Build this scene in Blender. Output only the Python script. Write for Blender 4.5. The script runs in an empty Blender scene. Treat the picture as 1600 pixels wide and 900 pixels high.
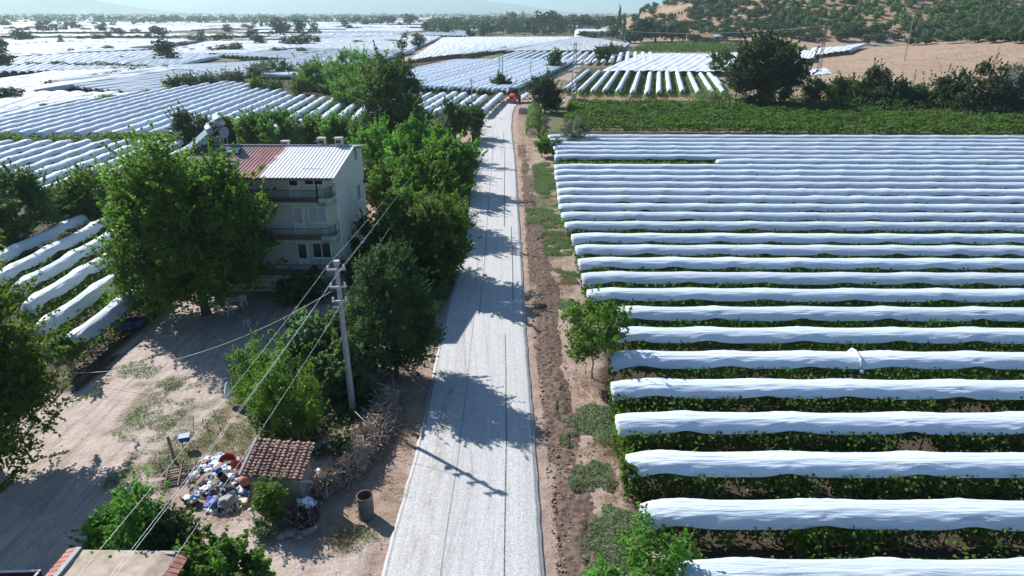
import bpy, bmesh, math, random
import numpy as np
from mathutils import Vector, Matrix
R_ = math.radians
PI = math.pi
scn = bpy.context.scene
COL = scn.collection
# ------------------------------------------------------------------ camera, sky, sun, exposure
FPX, CH, YH = 1020.0, 21.0, 18.0           # focal length in pixels of the 1600-wide photo, drone height (m), horizon row
PITCH = math.atan((450 - YH) / FPX)
CP, SP = math.cos(PITCH), math.sin(PITCH)
cam = bpy.data.cameras.new('camera'); cam_o = bpy.data.objects.new('camera', cam); COL.objects.link(cam_o)
cam_o.location = (0, 0, CH); cam_o.rotation_euler = (PI / 2 - PITCH, 0, 0)
cam.sensor_width = 36; cam.lens = 36 * FPX / 1600; cam.clip_start = .5; cam.clip_end = 60000
scn.camera = cam_o
SUN_EL, SUN_AZ = R_(39.5), math.atan2(-.777, .629)     # azimuth measured from +Y towards +X
W = bpy.data.worlds.new('World'); scn.world = W; W.use_nodes = True
wn = W.node_tree.nodes; sky = wn.new('ShaderNodeTexSky'); sky.sky_type = 'NISHITA'; sky.sun_disc = False
sky.sun_elevation = SUN_EL; sky.sun_rotation = SUN_AZ; sky.altitude = 50; sky.air_density = 1.0; sky.dust_density = .1; sky.ozone_density = 4.0
tint = wn.new('ShaderNodeMix'); tint.data_type = 'RGBA'; tint.blend_type = 'MULTIPLY'; tint.inputs[0].default_value = 1; tint.inputs[7].default_value = (.70, .93, 1.14, 1)
W.node_tree.links.new(sky.outputs[0], tint.inputs[6]); W.node_tree.links.new(tint.outputs[2], wn['Background'].inputs[0]); wn['Background'].inputs[1].default_value = .062
sun = bpy.data.lights.new('sun', 'SUN'); sun.energy = 5.0; sun.angle = R_(.53); sun.color = (1, .98, .955)
sun_o = bpy.data.objects.new('sun', sun); COL.objects.link(sun_o)
SD = Vector((math.sin(SUN_AZ) * math.cos(SUN_EL), math.cos(SUN_AZ) * math.cos(SUN_EL), math.sin(SUN_EL)))
sun_o.rotation_euler = SD.to_track_quat('Z', 'Y').to_euler(); sun_o.location = SD * 200
scn.view_settings.view_transform = 'Standard'; scn.view_settings.look = 'None'; scn.view_settings.gamma = 1
scn.view_settings.use_curve_mapping = False; scn.view_settings.exposure = .78
scn.render.engine = 'CYCLES'; cy = scn.cycles
cy.use_denoising = True; cy.max_bounces = 8; cy.diffuse_bounces = 5; cy.glossy_bounces = 2; cy.transmission_bounces = 3; cy.volume_bounces = 0
cy.transparent_max_bounces = 4; cy.caustics_reflective = False; cy.caustics_refractive = False; cy.sample_clamp_indirect = 6
# ------------------------------------------------------------------ helpers
def G(px, py, z=0.0):
    """point at height z seen at pixel (px, py) of the 1600x900 photograph"""
    a = (px - 800) / FPX; b = (450 - py) / FPX
    t = (z - CH) / (-SP + b * CP)
    return a * t, (CP + b * SP) * t
def PXY(x, y, z):
    dep = y * CP - (z - CH) * SP; up = y * SP + (z - CH) * CP
    return 800 + FPX * x / dep, 450 - FPX * up / dep
def dep_at(py): return FPX * CH / max(1., (py - YH)) / CP
def height(px, py, pyt):
    x, y = G(px, py); lo, hi = 0., 60.
    for _ in range(40):
        m = (lo + hi) / 2
        if PXY(x, y, m)[1] > pyt: lo = m
        else: hi = m
    return lo
def _h(i, j, s):
    n = (i.astype(np.int64) * 374761393 + j.astype(np.int64) * 668265263 + s * 1442695041) & 0x7fffffff
    n = ((n ^ (n >> 13)) * 1274126177) & 0x7fffffff
    return ((n ^ (n >> 16)) & 0xffff) / 65535.
def noise(x, y, s=0):
    x = np.asarray(x, float); y = np.asarray(y, float) + 0 * x
    i, j = np.floor(x), np.floor(y); u, v = x - i, y - j
    u = u * u * (3 - 2 * u); v = v * v * (3 - 2 * v)
    return (_h(i, j, s) * (1 - u) + _h(i + 1, j, s) * u) * (1 - v) + (_h(i, j + 1, s) * (1 - u) + _h(i + 1, j + 1, s) * u) * v
def fbm(x, y, s=0, o=4):
    t = 0; a = .5
    for k in range(o): t = t + a * noise(x, y, s + k * 7); x = x * 2.03 + 11.3; y = y * 2.03 + 5.7; a *= .5
    return t
def sstep(a, b, x): t = np.clip((x - a) / (b - a), 0, 1); return t * t * (3 - 2 * t)
def H(x, y):
    """terrain height"""
    x = np.asarray(x, float); y = np.asarray(y, float)
    mound = np.interp(x, [96, 123, 150, 195, 260, 400], [0, 2.4, 5.6, 11, 17, 22]) * sstep(152, 268, y) * (1 - sstep(275, 400, y))
    rid = np.interp(x, [40, 90, 112, 128, 145, 172, 250, 420, 900], [0, 1.5, 6.5, 15.5, 22.5, 33, 66, 120, 170])
    hill = rid * sstep(425, 700, y) * (1 - sstep(740, 1050, y))
    bump = (fbm(x * .02, y * .02, 3) - .47) * 10 * sstep(430, 560, y) * sstep(60, 170, x) * (1 - sstep(1500, 2500, y)) * sstep(0, 4, hill)
    small = (fbm(x * .05, y * .05, 9) - .47) * 1.6 * sstep(.2, 2, mound)
    return mound + hill + bump + small
def P(px, py):
    """first point of the terrain seen at a pixel"""
    a = (px - 800) / FPX; b = (450 - py) / FPX
    d = np.array([a, CP + b * SP, -SP + b * CP])
    t = 15 * 1.004 ** np.arange(1500)
    X, Y, Z = d[0] * t, d[1] * t, CH + d[2] * t
    k = np.nonzero(Z <= H(X, Y))[0]
    if not len(k): return None
    k = k[0]; return float(X[k]), float(Y[k]), float(H(X[k], Y[k]))
def link(name, me, parent=None):
    o = bpy.data.objects.new(name, me); COL.objects.link(o)
    if parent is not None: o.parent = parent
    return o
def mesh(name, V, F, mats, smooth=False, mi=None):
    me = bpy.data.meshes.new(name)
    V = np.asarray(V, np.float32).reshape(-1, 3)
    if isinstance(F, np.ndarray) and F.ndim == 2:
        n, k = F.shape
        me.vertices.add(len(V)); me.vertices.foreach_set('co', V.ravel())
        me.loops.add(n * k); me.loops.foreach_set('vertex_index', F.astype(np.int32).ravel())
        me.polygons.add(n); me.polygons.foreach_set('loop_start', np.arange(0, n * k, k, dtype=np.int32))
        me.update(calc_edges=True)
    else:
        me.from_pydata([tuple(map(float, v)) for v in V], [], [tuple(int(i) for i in f) for f in F]); me.update()
    for m in (mats if isinstance(mats, (list, tuple)) else [mats]): me.materials.append(m)
    if mi is not None: me.polygons.foreach_set('material_index', np.asarray(mi, np.int32))
    if smooth: me.polygons.foreach_set('use_smooth', np.ones(len(me.polygons), bool))
    return me
def tag(o, label=None, cat=None, group=None, kind=None):
    for k, v in (('label', label), ('category', cat), ('group', group), ('kind', kind)):
        if v: o[k] = v
    return o
def thing(name, loc, label, cat, rz=0., group=None):
    o = bpy.data.objects.new(name, None); COL.objects.link(o); o.location = loc; o.rotation_euler = (0, 0, rz); o.empty_display_size = .3
    return tag(o, label, cat, group)
class MB:
    """collects shapes and links them as one mesh object"""
    def __init__(s): s.V = []; s.F = []; s.M = []; s.m = 0; s.n = 0
    def add(s, V, F):
        for v in V: s.V.append(tuple(float(c) for c in v))
        for f in F: s.F.append(tuple(int(i) + s.n for i in f)); s.M.append(s.m)
        s.n = len(s.V); return s
    def box(s, c, d, rz=0, rx=0, ry=0, taper=1.):
        M = Matrix.Rotation(rz, 3, 'Z') @ Matrix.Rotation(ry, 3, 'Y') @ Matrix.Rotation(rx, 3, 'X')
        V = []
        for z in (-.5, .5):
            k = taper if z > 0 else 1
            for x, y in ((-.5, -.5), (.5, -.5), (.5, .5), (-.5, .5)): V.append(Vector(c) + M @ Vector((x * d[0] * k, y * d[1] * k, z * d[2])))
        return s.add(V, [(3, 2, 1, 0), (4, 5, 6, 7), (0, 1, 5, 4), (1, 2, 6, 5), (2, 3, 7, 6), (3, 0, 4, 7)])
    def b2(s, a, b): return s.box([(a[i] + b[i]) / 2 for i in range(3)], [abs(b[i] - a[i]) for i in range(3)])
    def tube(s, pts, r, n=8, cap=True):
        pts = [Vector(p) for p in pts]; rs = r if isinstance(r, (list, tuple)) else [r] * len(pts)
        V = []; F = []; up = None
        for i, p in enumerate(pts):
            t = (pts[min(i + 1, len(pts) - 1)] - pts[max(i - 1, 0)]).normalized()
            if up is None: up = Vector((0, 0, 1)) if abs(t.z) < .9 else Vector((1, 0, 0))
            a = t.cross(up); a = a.normalized() if a.length > 1e-6 else t.orthogonal().normalized(); b = a.cross(t); up = b
            for k in range(n): V.append(p + (a * math.cos(2 * PI * k / n) + b * math.sin(2 * PI * k / n)) * rs[i])
        for i in range(len(pts) - 1):
            for k in range(n): F.append((i * n + k, i * n + (k + 1) % n, (i + 1) * n + (k + 1) % n, (i + 1) * n + k))
        if cap: F.append(tuple(range(n - 1, -1, -1))); F.append(tuple((len(pts) - 1) * n + k for k in range(n)))
        return s.add(V, F)
    def cyl(s, c, r, h, n=16, axis='Z', r2=None):
        d = {'X': Vector((1, 0, 0)), 'Y': Vector((0, 1, 0)), 'Z': Vector((0, 0, 1))}[axis] * h / 2
        return s.tube([Vector(c) - d, Vector(c) + d], [r, r if r2 is None else r2], n)
    def lathe(s, prof, c=(0, 0, 0), n=20):
        V = []; F = []
        for r, z in prof:
            for k in range(n): V.append((c[0] + r * math.cos(2 * PI * k / n), c[1] + r * math.sin(2 * PI * k / n), c[2] + z))
        for i in range(len(prof) - 1):
            for k in range(n): F.append((i * n + k, i * n + (k + 1) % n, (i + 1) * n + (k + 1) % n, (i + 1) * n + k))
        return s.add(V, F)
    def blob(s, c, r, seed=0, sub=2, rough=.25, fl=1.):
        bm = bmesh.new(); bmesh.ops.create_icosphere(bm, subdivisions=sub, radius=1); rr = random.Random(seed); o = Vector((rr.random() * 9, rr.random() * 9, rr.random() * 9))
        from mathutils import noise as mn
        V = []
        for v in bm.verts:
            k = 1 + rough * (mn.noise(v.co * 1.7 + o) + .6 * mn.noise(v.co * 4 + o))
            V.append(Vector(c) + Vector((v.co.x * r[0], v.co.y * r[1], v.co.z * r[2])) * k)
        F = [[v.index for v in f.verts] for f in bm.faces]; bm.free(); return s.add(V, F)
    def build(s, name, mats, parent=None, smooth=False, loc=None, rz=0):
        me = mesh(name, s.V, s.F, mats, smooth, s.M if isinstance(mats, (list, tuple)) else None)
        o = link(name, me, parent)
        if loc is not None: o.location = loc
        if rz: o.rotation_euler = (0, 0, rz)
        return o
def copy_tree(o, parent=None):
    c = o.copy(); COL.objects.link(c)
    if parent is not None: c.parent = parent
    for ch in list(o.children): copy_tree(ch, c)
    return c
ORD = 'first second third fourth fifth sixth seventh eighth ninth tenth eleventh twelfth thirteenth fourteenth fifteenth sixteenth seventeenth eighteenth nineteenth twentieth'.split()
TENS = {2: 'twenty', 3: 'thirty', 4: 'forty', 5: 'fifty'}
def ordw(n):
    if n <= 20: return ORD[n - 1]
    return TENS[n // 10] + '-' + ORD[n % 10 - 1] if n % 10 else {3: 'thirtieth', 4: 'fortieth', 5: 'fiftieth'}[n // 10]
# ------------------------------------------------------------------ materials
def newmat(name):
    m = bpy.data.materials.new(name); m.use_nodes = True; nt = m.node_tree
    return m, nt, nt.nodes['Principled BSDF']
def N(nt, t, **kw):
    n = nt.nodes.new(t)
    for k, v in kw.items():
        if k.startswith('i_'): n.inputs[k[2:].replace('_', ' ')].default_value = v
        else: setattr(n, k, v)
    return n
def ramp(nt, fac, stops):
    r = nt.nodes.new('ShaderNodeValToRGB'); e = r.color_ramp.elements
    while len(e) < len(stops): e.new(.5)
    for k, (p, c) in enumerate(stops): e[k].position = p; e[k].color = tuple(c) + (1,) if len(c) == 3 else c
    nt.links.new(fac, r.inputs[0]); return r.outputs[0]
def mixc(nt, fac, a, b, mode='MIX'):
    m = nt.nodes.new('ShaderNodeMix'); m.data_type = 'RGBA'; m.blend_type = mode
    for v, i in ((fac, 0), (a, 6), (b, 7)):
        if hasattr(v, 'is_linked'): nt.links.new(v, m.inputs[i])
        elif i == 0: m.inputs[0].default_value = v
        else: m.inputs[i].default_value = tuple(v) + (1,) if len(v) == 3 else v
    return m.outputs[2]
def mth(nt, op, a, b=None, clamp=False):
    m = nt.nodes.new('ShaderNodeMath'); m.operation = op; m.use_clamp = clamp
    for i, v in enumerate((a, b)):
        if v is None: continue
        if hasattr(v, 'is_linked'): nt.links.new(v, m.inputs[i])
        else: m.inputs[i].default_value = v
    return m.outputs[0]
def tnoise(nt, scale, detail=4, rough=.55, vec=None, dist=0.):
    n = N(nt, 'ShaderNodeTexNoise'); n.inputs['Scale'].default_value = scale; n.inputs['Detail'].default_value = detail; n.inputs['Roughness'].default_value = rough
    n.inputs['Distortion'].default_value = dist
    if vec is not None: nt.links.new(vec, n.inputs['Vector'])
    return n.outputs['Fac']
def objco(nt, scale=(1, 1, 1), world=False):
    if world: src = nt.nodes.new('ShaderNodeNewGeometry').outputs['Position']
    else: src = nt.nodes.new('ShaderNodeTexCoord').outputs['Object']
    mp = nt.nodes.new('ShaderNodeMapping'); mp.inputs['Scale'].default_value = scale; nt.links.new(src, mp.inputs[0]); return mp.outputs[0]
def bump(nt, bs, h, strength=.3, dist=.05):
    b = nt.nodes.new('ShaderNodeBump'); b.inputs['Strength'].default_value = strength; b.inputs['Distance'].default_value = dist
    nt.links.new(h, b.inputs['Height']); nt.links.new(b.outputs[0], bs.inputs['Normal'])
def simple(name, c, rough=.6, metal=0., var=.25, scale=3., bmp=0., spec=.5, world=False, dirt=None):
    m, nt, bs = newmat(name); co = objco(nt, world=world)
    n = tnoise(nt, scale, 5, .6, co)
    a = [x * (1 - var) for x in c]; b = [min(1, x * (1 + var)) for x in c]
    o = ramp(nt, n, [(.3, a), (.7, b)])
    if dirt:
        n2 = tnoise(nt, scale * .35, 6, .7, co); f = ramp(nt, n2, [(.52, (0, 0, 0)), (.66, (1, 1, 1))]); o = mixc(nt, f, o, dirt)
    nt.links.new(o, bs.inputs['Base Color']); bs.inputs['Roughness'].default_value = rough; bs.inputs['Metallic'].default_value = metal; bs.inputs['Specular IOR Level'].default_value = spec
    if bmp: bump(nt, bs, tnoise(nt, scale * 4, 5, .6, co), bmp, .03)
    return m
def leafmat(name, dark, light, trans=.38, rough=.5, tcol=None, old=None):
    m, nt, bs = newmat(name); at = N(nt, 'ShaderNodeAttribute', attribute_name='tint')
    dark = [min(1, q * 1.7) for q in dark]; light = [min(1, q * 1.8) for q in light]; st = [(.0, dark), (.75, light)]
    if old: st += [(.93, light), (1., old)]
    c = ramp(nt, at.outputs['Fac'], st)
    oi = N(nt, 'ShaderNodeObjectInfo'); hsv = N(nt, 'ShaderNodeHueSaturation'); nt.links.new(c, hsv.inputs['Color'])
    nt.links.new(mth(nt, 'ADD', mth(nt, 'MULTIPLY', oi.outputs['Random'], .03), .485), hsv.inputs['Hue']); nt.links.new(mth(nt, 'ADD', mth(nt, 'MULTIPLY', oi.outputs['Random'], .35), .83), hsv.inputs['Value'])
    c = hsv.outputs[0]
    nt.links.new(c, bs.inputs['Base Color']); bs.inputs['Roughness'].default_value = .62; bs.inputs['Specular IOR Level'].default_value = .16
    tr = nt.nodes.new('ShaderNodeBsdfTranslucent'); nt.links.new(mixc(nt, 1., c, tcol or (1.38, 1.80, .68), 'MULTIPLY'), tr.inputs[0])
    mx = nt.nodes.new('ShaderNodeMixShader'); mx.inputs[0].default_value = min(.52, trans * 1.25)
    nt.links.new(bs.outputs[0], mx.inputs[1]); nt.links.new(tr.outputs[0], mx.inputs[2]); nt.links.new(mx.outputs[0], nt.nodes['Material Output'].inputs[0])
    return m
L_WALNUT = leafmat('walnut_leaf', (.030, .052, .014), (.085, .125, .026), .40, old=(.17, .16, .035))
L_LIME = leafmat('bright_leaf', (.030, .060, .016), (.080, .140, .034), .42)
L_MULB = leafmat('mulberry_leaf', (.034, .064, .016), (.075, .15, .03), .40)
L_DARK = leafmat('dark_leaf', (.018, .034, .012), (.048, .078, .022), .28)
L_CON = leafmat('conifer_leaf', (.016, .034, .016), (.045, .080, .030), .22)
L_OLIVE = leafmat('olive_leaf', (.06, .07, .053), (.12, .135, .105), .35, tcol=(1.2, 1.3, .9))
L_OAK = leafmat('oak_leaf', (.014, .026, .010), (.034, .054, .017), .22)
L_PINE = leafmat('pine_leaf', (.030, .052, .016), (.070, .112, .032), .25)
L_VINE = leafmat('vine_leaf', (.020, .038, .010), (.066, .108, .025), .36)
L_CROP = leafmat('crop_leaf', (.024, .046, .013), (.058, .092, .027), .30)
L_FIG = leafmat('fig_leaf', (.034, .064, .025), (.085, .13, .06), .32)
L_WEED = leafmat('weed_leaf', (.060, .084, .052), (.105, .14, .088), .32)
L_DRY = leafmat('dry_grass_blade', (.14, .095, .05), (.27, .20, .115), .3, tcol=(1.2, 1.1, .8))
L_GRASS = leafmat('green_grass_blade', (.026, .052, .015), (.06, .10, .03), .3)
L_FARB = leafmat('far_leaf', (.009, .016, .007), (.022, .036, .014), .2)
BARK = simple('bark', (.13, .10, .075), .9, var=.4, scale=6, bmp=.5)
BARKP = simple('pale_bark', (.33, .30, .26), .9, var=.3, scale=8, bmp=.4)
VTRUNK = simple('vine_bark', (.10, .075, .055), .9, var=.4, scale=8, bmp=.5)
def covermat(name, col, rough, trans, valley=False, spec=.5, w=.15):
    m, nt, bs = newmat(name); oi = N(nt, 'ShaderNodeObjectInfo')
    co = objco(nt, (.16, 2.4, 2.4)); n = tnoise(nt, 2.4, 6, .6, co, .6); n2 = tnoise(nt, .6, 4, .6, objco(nt, (.3, 1, 1)))
    c = mixc(nt, oi.outputs['Random'], [col[0] * .86, col[1] * .86, col[2] * .84], [min(.9, x * 1.06) for x in col])
    c = mixc(nt, ramp(nt, n2, [(.5, (0, 0, 0)), (.75, (.5, .5, .5))]), c, [col[0] * .84, col[1] * .82, col[2] * .78])
    nt.links.new(c, bs.inputs['Base Color']); bs.inputs['Roughness'].default_value = rough; bs.inputs['Specular IOR Level'].default_value = spec
    bump(nt, bs, n, .75, w)
    tr = nt.nodes.new('ShaderNodeBsdfTranslucent'); nt.links.new(c, tr.inputs[0])
    mx = nt.nodes.new('ShaderNodeMixShader'); mx.inputs[0].default_value = trans
    nt.links.new(bs.outputs[0], mx.inputs[1]); nt.links.new(tr.outputs[0], mx.inputs[2]); nt.links.new(mx.outputs[0], nt.nodes['Material Output'].inputs[0])
    return m
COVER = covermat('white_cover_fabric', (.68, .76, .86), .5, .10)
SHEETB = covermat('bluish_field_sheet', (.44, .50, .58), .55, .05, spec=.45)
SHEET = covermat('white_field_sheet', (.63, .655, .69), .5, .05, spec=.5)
CONC = simple('concrete', (.36, .355, .34), .85, var=.18, scale=5, bmp=.2)
WOODP = simple('weathered_wood', (.24, .19, .14), .85, var=.35, scale=7, bmp=.3)
RUST = simple('rusty_steel', (.20, .10, .065), .75, .3, var=.4, scale=9)
STEEL = simple('galvanised_steel', (.42, .43, .44), .5, .6, var=.15, scale=6)
DKMET = simple('dark_iron', (.02, .022, .026), .5, .4, var=.2)
WIREM = simple('aluminium_wire', (.62, .62, .62), .45, .5, var=.1)
BLACKR = simple('black_rubber', (.02, .02, .02), .8, var=.2)
GLASS = simple('dark_glass', (.03, .035, .04), .08, var=.3, scale=2, spec=.8)
CURT = simple('pale_curtain', (.46, .48, .50), .7, var=.15, scale=8)
WHITEP = simple('white_plastic', (.78, .79, .80), .45, var=.06)
WHITEF = simple('white_frame_paint', (.74, .75, .74), .5, var=.08)
WALLM = simple('pale_green_plaster', (.60, .62, .52), .85, var=.06, scale=1.2, bmp=.12, dirt=(.52, .53, .45))
GREENP = simple('green_balcony_paint', (.36, .43, .30), .8, var=.12, scale=2)
FLOORM = simple('balcony_tile', (.40, .22, .14), .7, var=.2, scale=5)
CLAYB = simple('grey_block_wall', (.34, .31, .27), .9, var=.25, scale=2.5, bmp=.4, dirt=(.22, .20, .17))
TWIG = simple('dry_twig', (.35, .265, .20), .9, var=.65, scale=1.6)
RED = simple('red_plastic', (.45, .035, .03), .45, var=.2)
ORANGE = simple('orange_machine_paint', (.62, .085, .03), .4, var=.15, scale=2)
BLUE = simple('blue_plastic', (.03, .09, .38), .45, var=.25)
GREENPL = simple('green_plastic', (.02, .28, .14), .45, var=.2)
CREAM = simple('cream_plastic', (.62, .56, .40), .5, var=.15)
GREYSK = simple('grey_sack', (.30, .31, .31), .7, var=.25, scale=4, bmp=.4)
BAGW = simple('white_bag_film', (.76, .78, .82), .35, var=.12, scale=5, bmp=.6)
BAGB = simple('pale_blue_bag_film', (.40, .55, .72), .35, var=.2, scale=5, bmp=.6)
CARDB = simple('brown_cardboard', (.36, .25, .15), .85, var=.2)
BLACKC = simple('dark_cloth', (.035, .03, .045), .85, var=.3)
PINKC = simple('pink_cloth', (.5, .28, .27), .8, var=.25)
FARWALL = simple('pale_house_wall', (.66, .66, .64), .85, var=.08, world=True)
FARROOF = simple('clay_roof', (.30, .15, .10), .85, var=.25, scale=1.5)
GREYROOF = simple('grey_sheet_roof', (.48, .50, .53), .5, var=.12)
CLOD = simple('soil_clod', (.25, .185, .145), .95, var=.45, scale=4, bmp=.6)
# ------------------------------------------------------------------ ground
def inpoly(x, y, poly):
    r = np.zeros(x.shape, bool); n = len(poly)
    for i in range(n):
        x1, y1 = poly[i]; x2, y2 = poly[(i + 1) % n]
        c = ((y1 > y) != (y2 > y)) & (x < (x2 - x1) * (y - y1) / (y2 - y1 + 1e-12) + x1); r ^= c
    return r
def gp(pts): return [G(*p) for p in pts]
def axis(core0, core1, step, far0, far1, g):
    a = list(np.arange(core0, core1 + 1e-6, step)); s = step
    while a[-1] < far1: s *= g; a.append(a[-1] + s)
    s = step; b = []
    x = core0
    while x > far0: s *= g; x -= s; b.append(x)
    return np.array(b[::-1] + a)
gx = axis(-46, 40, .55, -9000, 9000, 1.055); gy = axis(14, 120, .6, -60, 15500, 1.028)
GX, GY = np.meshgrid(gx, gy)
near = 1 - sstep(120, 260, GY)
GZ = H(GX, GY)
GZ = GZ + (fbm(GX * .5, GY * .5, 5, 3) - .45) * .14 * near
ROAD_L = [(570, 1100), (583, 1000), (597, 900), (652, 700), (674, 600), (695, 500), (712, 420), (722, 360), (733, 300), (743, 250), (749, 217), (755, 190), (767, 172), (793, 152), (822, 134), (853, 116), (888, 101), (918, 91), (940, 86), (960, 81.5)]
ROAD_R = [(876, 1100), (863, 1000), (850, 900), (836, 700), (828, 600), (820, 500), (816, 420), (812, 360), (808, 300), (805, 250), (801, 217), (800, 190), (806, 166), (828, 145), (850, 130), (874, 118), (903, 105), (932, 94.5), (951, 89.5), (966, 85)]
RL = np.array(gp(ROAD_L)); RR = np.array(gp(ROAD_R))
def dens(A, n=26):
    out = []
    for i in range(len(A) - 1):
        p0, p1, p2, p3 = A[max(i - 1, 0)], A[i], A[i + 1], A[min(i + 2, len(A) - 1)]
        for k in range(n):
            t = k / n; out.append(.5 * (2 * p1 + (p2 - p0) * t + (2 * p0 - 5 * p1 + 4 * p2 - p3) * t * t + (3 * p1 - p0 - 3 * p2 + p3) * t ** 3))
    out.append(A[-1]); return np.array(out)
RLd, RRd = dens(RL), dens(RR)
def road_x(y, A): return np.interp(y, A[:, 1], A[:, 0])
d_r = GX - road_x(GY, RRd); d_l = road_x(GY, RLd) - GX          # distance outside the road edges
wx = GX + (noise(GX * .35, GY * .35, 21) - .5) * 3.2 + (noise(GX * 1.4, GY * 1.4, 22) - .5) * 1.2
wy = GY + (noise(GX * .35, GY * .35, 23) - .5) * 3.2 + (noise(GX * 1.4, GY * 1.4, 24) - .5) * 1.2
YARD = gp([(-300, 640), (60, 600), (150, 520), (330, 470), (520, 500), (520, 430), (400, 440), (600, 900), (640, 780), (590, 870), (540, 850), (420, 838), (330, 800), (270, 740), (300, 690), (380, 600), (250, 560), (400, 470)])
YARD1 = gp([(-400, 660), (70, 600), (110, 560), (240, 505), (330, 455), (540, 480), (400, 560), (370, 590), (370, 650), (290, 690), (250, 740), (250, 800), (180, 900), (200, 1000), (-400, 1000)])
YARD2 = gp([(300, 815), (400, 838), (560, 845), (625, 800), (597, 900), (570, 1000), (380, 1000), (330, 900)])
w_y = (inpoly(wx, wy, YARD1) | inpoly(wx, wy, YARD2)).astype(float)
GREENS = [gp(q) for q in (
    [(232, 610), (262, 600), (285, 640), (250, 690), (205, 680)], [(270, 660), (330, 640), (372, 650), (380, 720), (300, 730), (262, 715)], [(360, 590), (480, 560), (560, 600), (540, 700), (420, 690), (360, 660)],
    [(145, 588), (175, 590), (180, 605), (148, 606)], [(255, 588), (282, 590), (280, 612), (258, 612)], [(205, 705), (250, 712), (240, 750), (212, 740)],
    [(875, 630), (930, 640), (945, 690), (900, 695), (870, 660)], [(905, 780), (960, 770), (985, 850), (960, 910), (905, 905)], [(820, 270), (858, 250), (872, 330), (880, 420), (850, 400), (840, 330)],
    [(0, 330), (100, 300), (180, 300), (185, 340), (90, 360), (0, 380)], [(880, 165), (1430, 165), (1600, 180), (1600, 212), (880, 205)], [(845, 165), (882, 165), (880, 212), (850, 212)])]
w_g = np.zeros_like(GX)
for q in GREENS: w_g = np.maximum(w_g, inpoly(wx, wy, q).astype(float))
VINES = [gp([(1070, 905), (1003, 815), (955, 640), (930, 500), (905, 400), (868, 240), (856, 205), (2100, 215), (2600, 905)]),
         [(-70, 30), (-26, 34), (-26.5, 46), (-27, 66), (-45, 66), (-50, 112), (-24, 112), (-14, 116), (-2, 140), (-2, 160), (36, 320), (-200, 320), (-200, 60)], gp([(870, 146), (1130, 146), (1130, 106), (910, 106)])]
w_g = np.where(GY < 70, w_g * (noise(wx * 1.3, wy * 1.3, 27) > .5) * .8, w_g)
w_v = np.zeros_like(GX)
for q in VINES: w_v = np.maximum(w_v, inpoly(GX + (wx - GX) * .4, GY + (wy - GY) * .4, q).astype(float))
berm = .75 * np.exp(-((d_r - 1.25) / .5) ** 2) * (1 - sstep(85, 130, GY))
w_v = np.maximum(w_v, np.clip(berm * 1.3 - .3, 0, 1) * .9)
w_s = sstep(95, 125, GX) * sstep(150, 190, GY); w_s = np.maximum(w_s, sstep(1.2, 5, H(GX, GY)) * (GX > 10)); w_s = w_s * (1 - (sstep(330, 380, GY) * (1 - sstep(450, 500, GY))) * .9)
w_s = np.maximum(w_s, inpoly(wx, wy, gp([(560, 850), (520, 800), (560, 700), (600, 610), (660, 560), (640, 640), (612, 780)])).astype(float) * .8)
w_g = np.maximum(w_g, (1 - sstep(.4, 2, H(GX, GY))) * sstep(150, 240, GY) * (1 - w_s) * (noise(GX * .02, GY * .02, 31) > .40) * .9)
GZ = np.where((d_r < .6) & (d_l < .6) & (GY < 330), -.05, GZ)
gv = np.stack([GX, GY, GZ], -1).reshape(-1, 3); ny, nx = GX.shape
ii = np.arange(ny * nx).reshape(ny, nx)
gf = np.stack([ii[:-1, :-1], ii[:-1, 1:], ii[1:, 1:], ii[1:, :-1]], -1).reshape(-1, 4)
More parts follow.
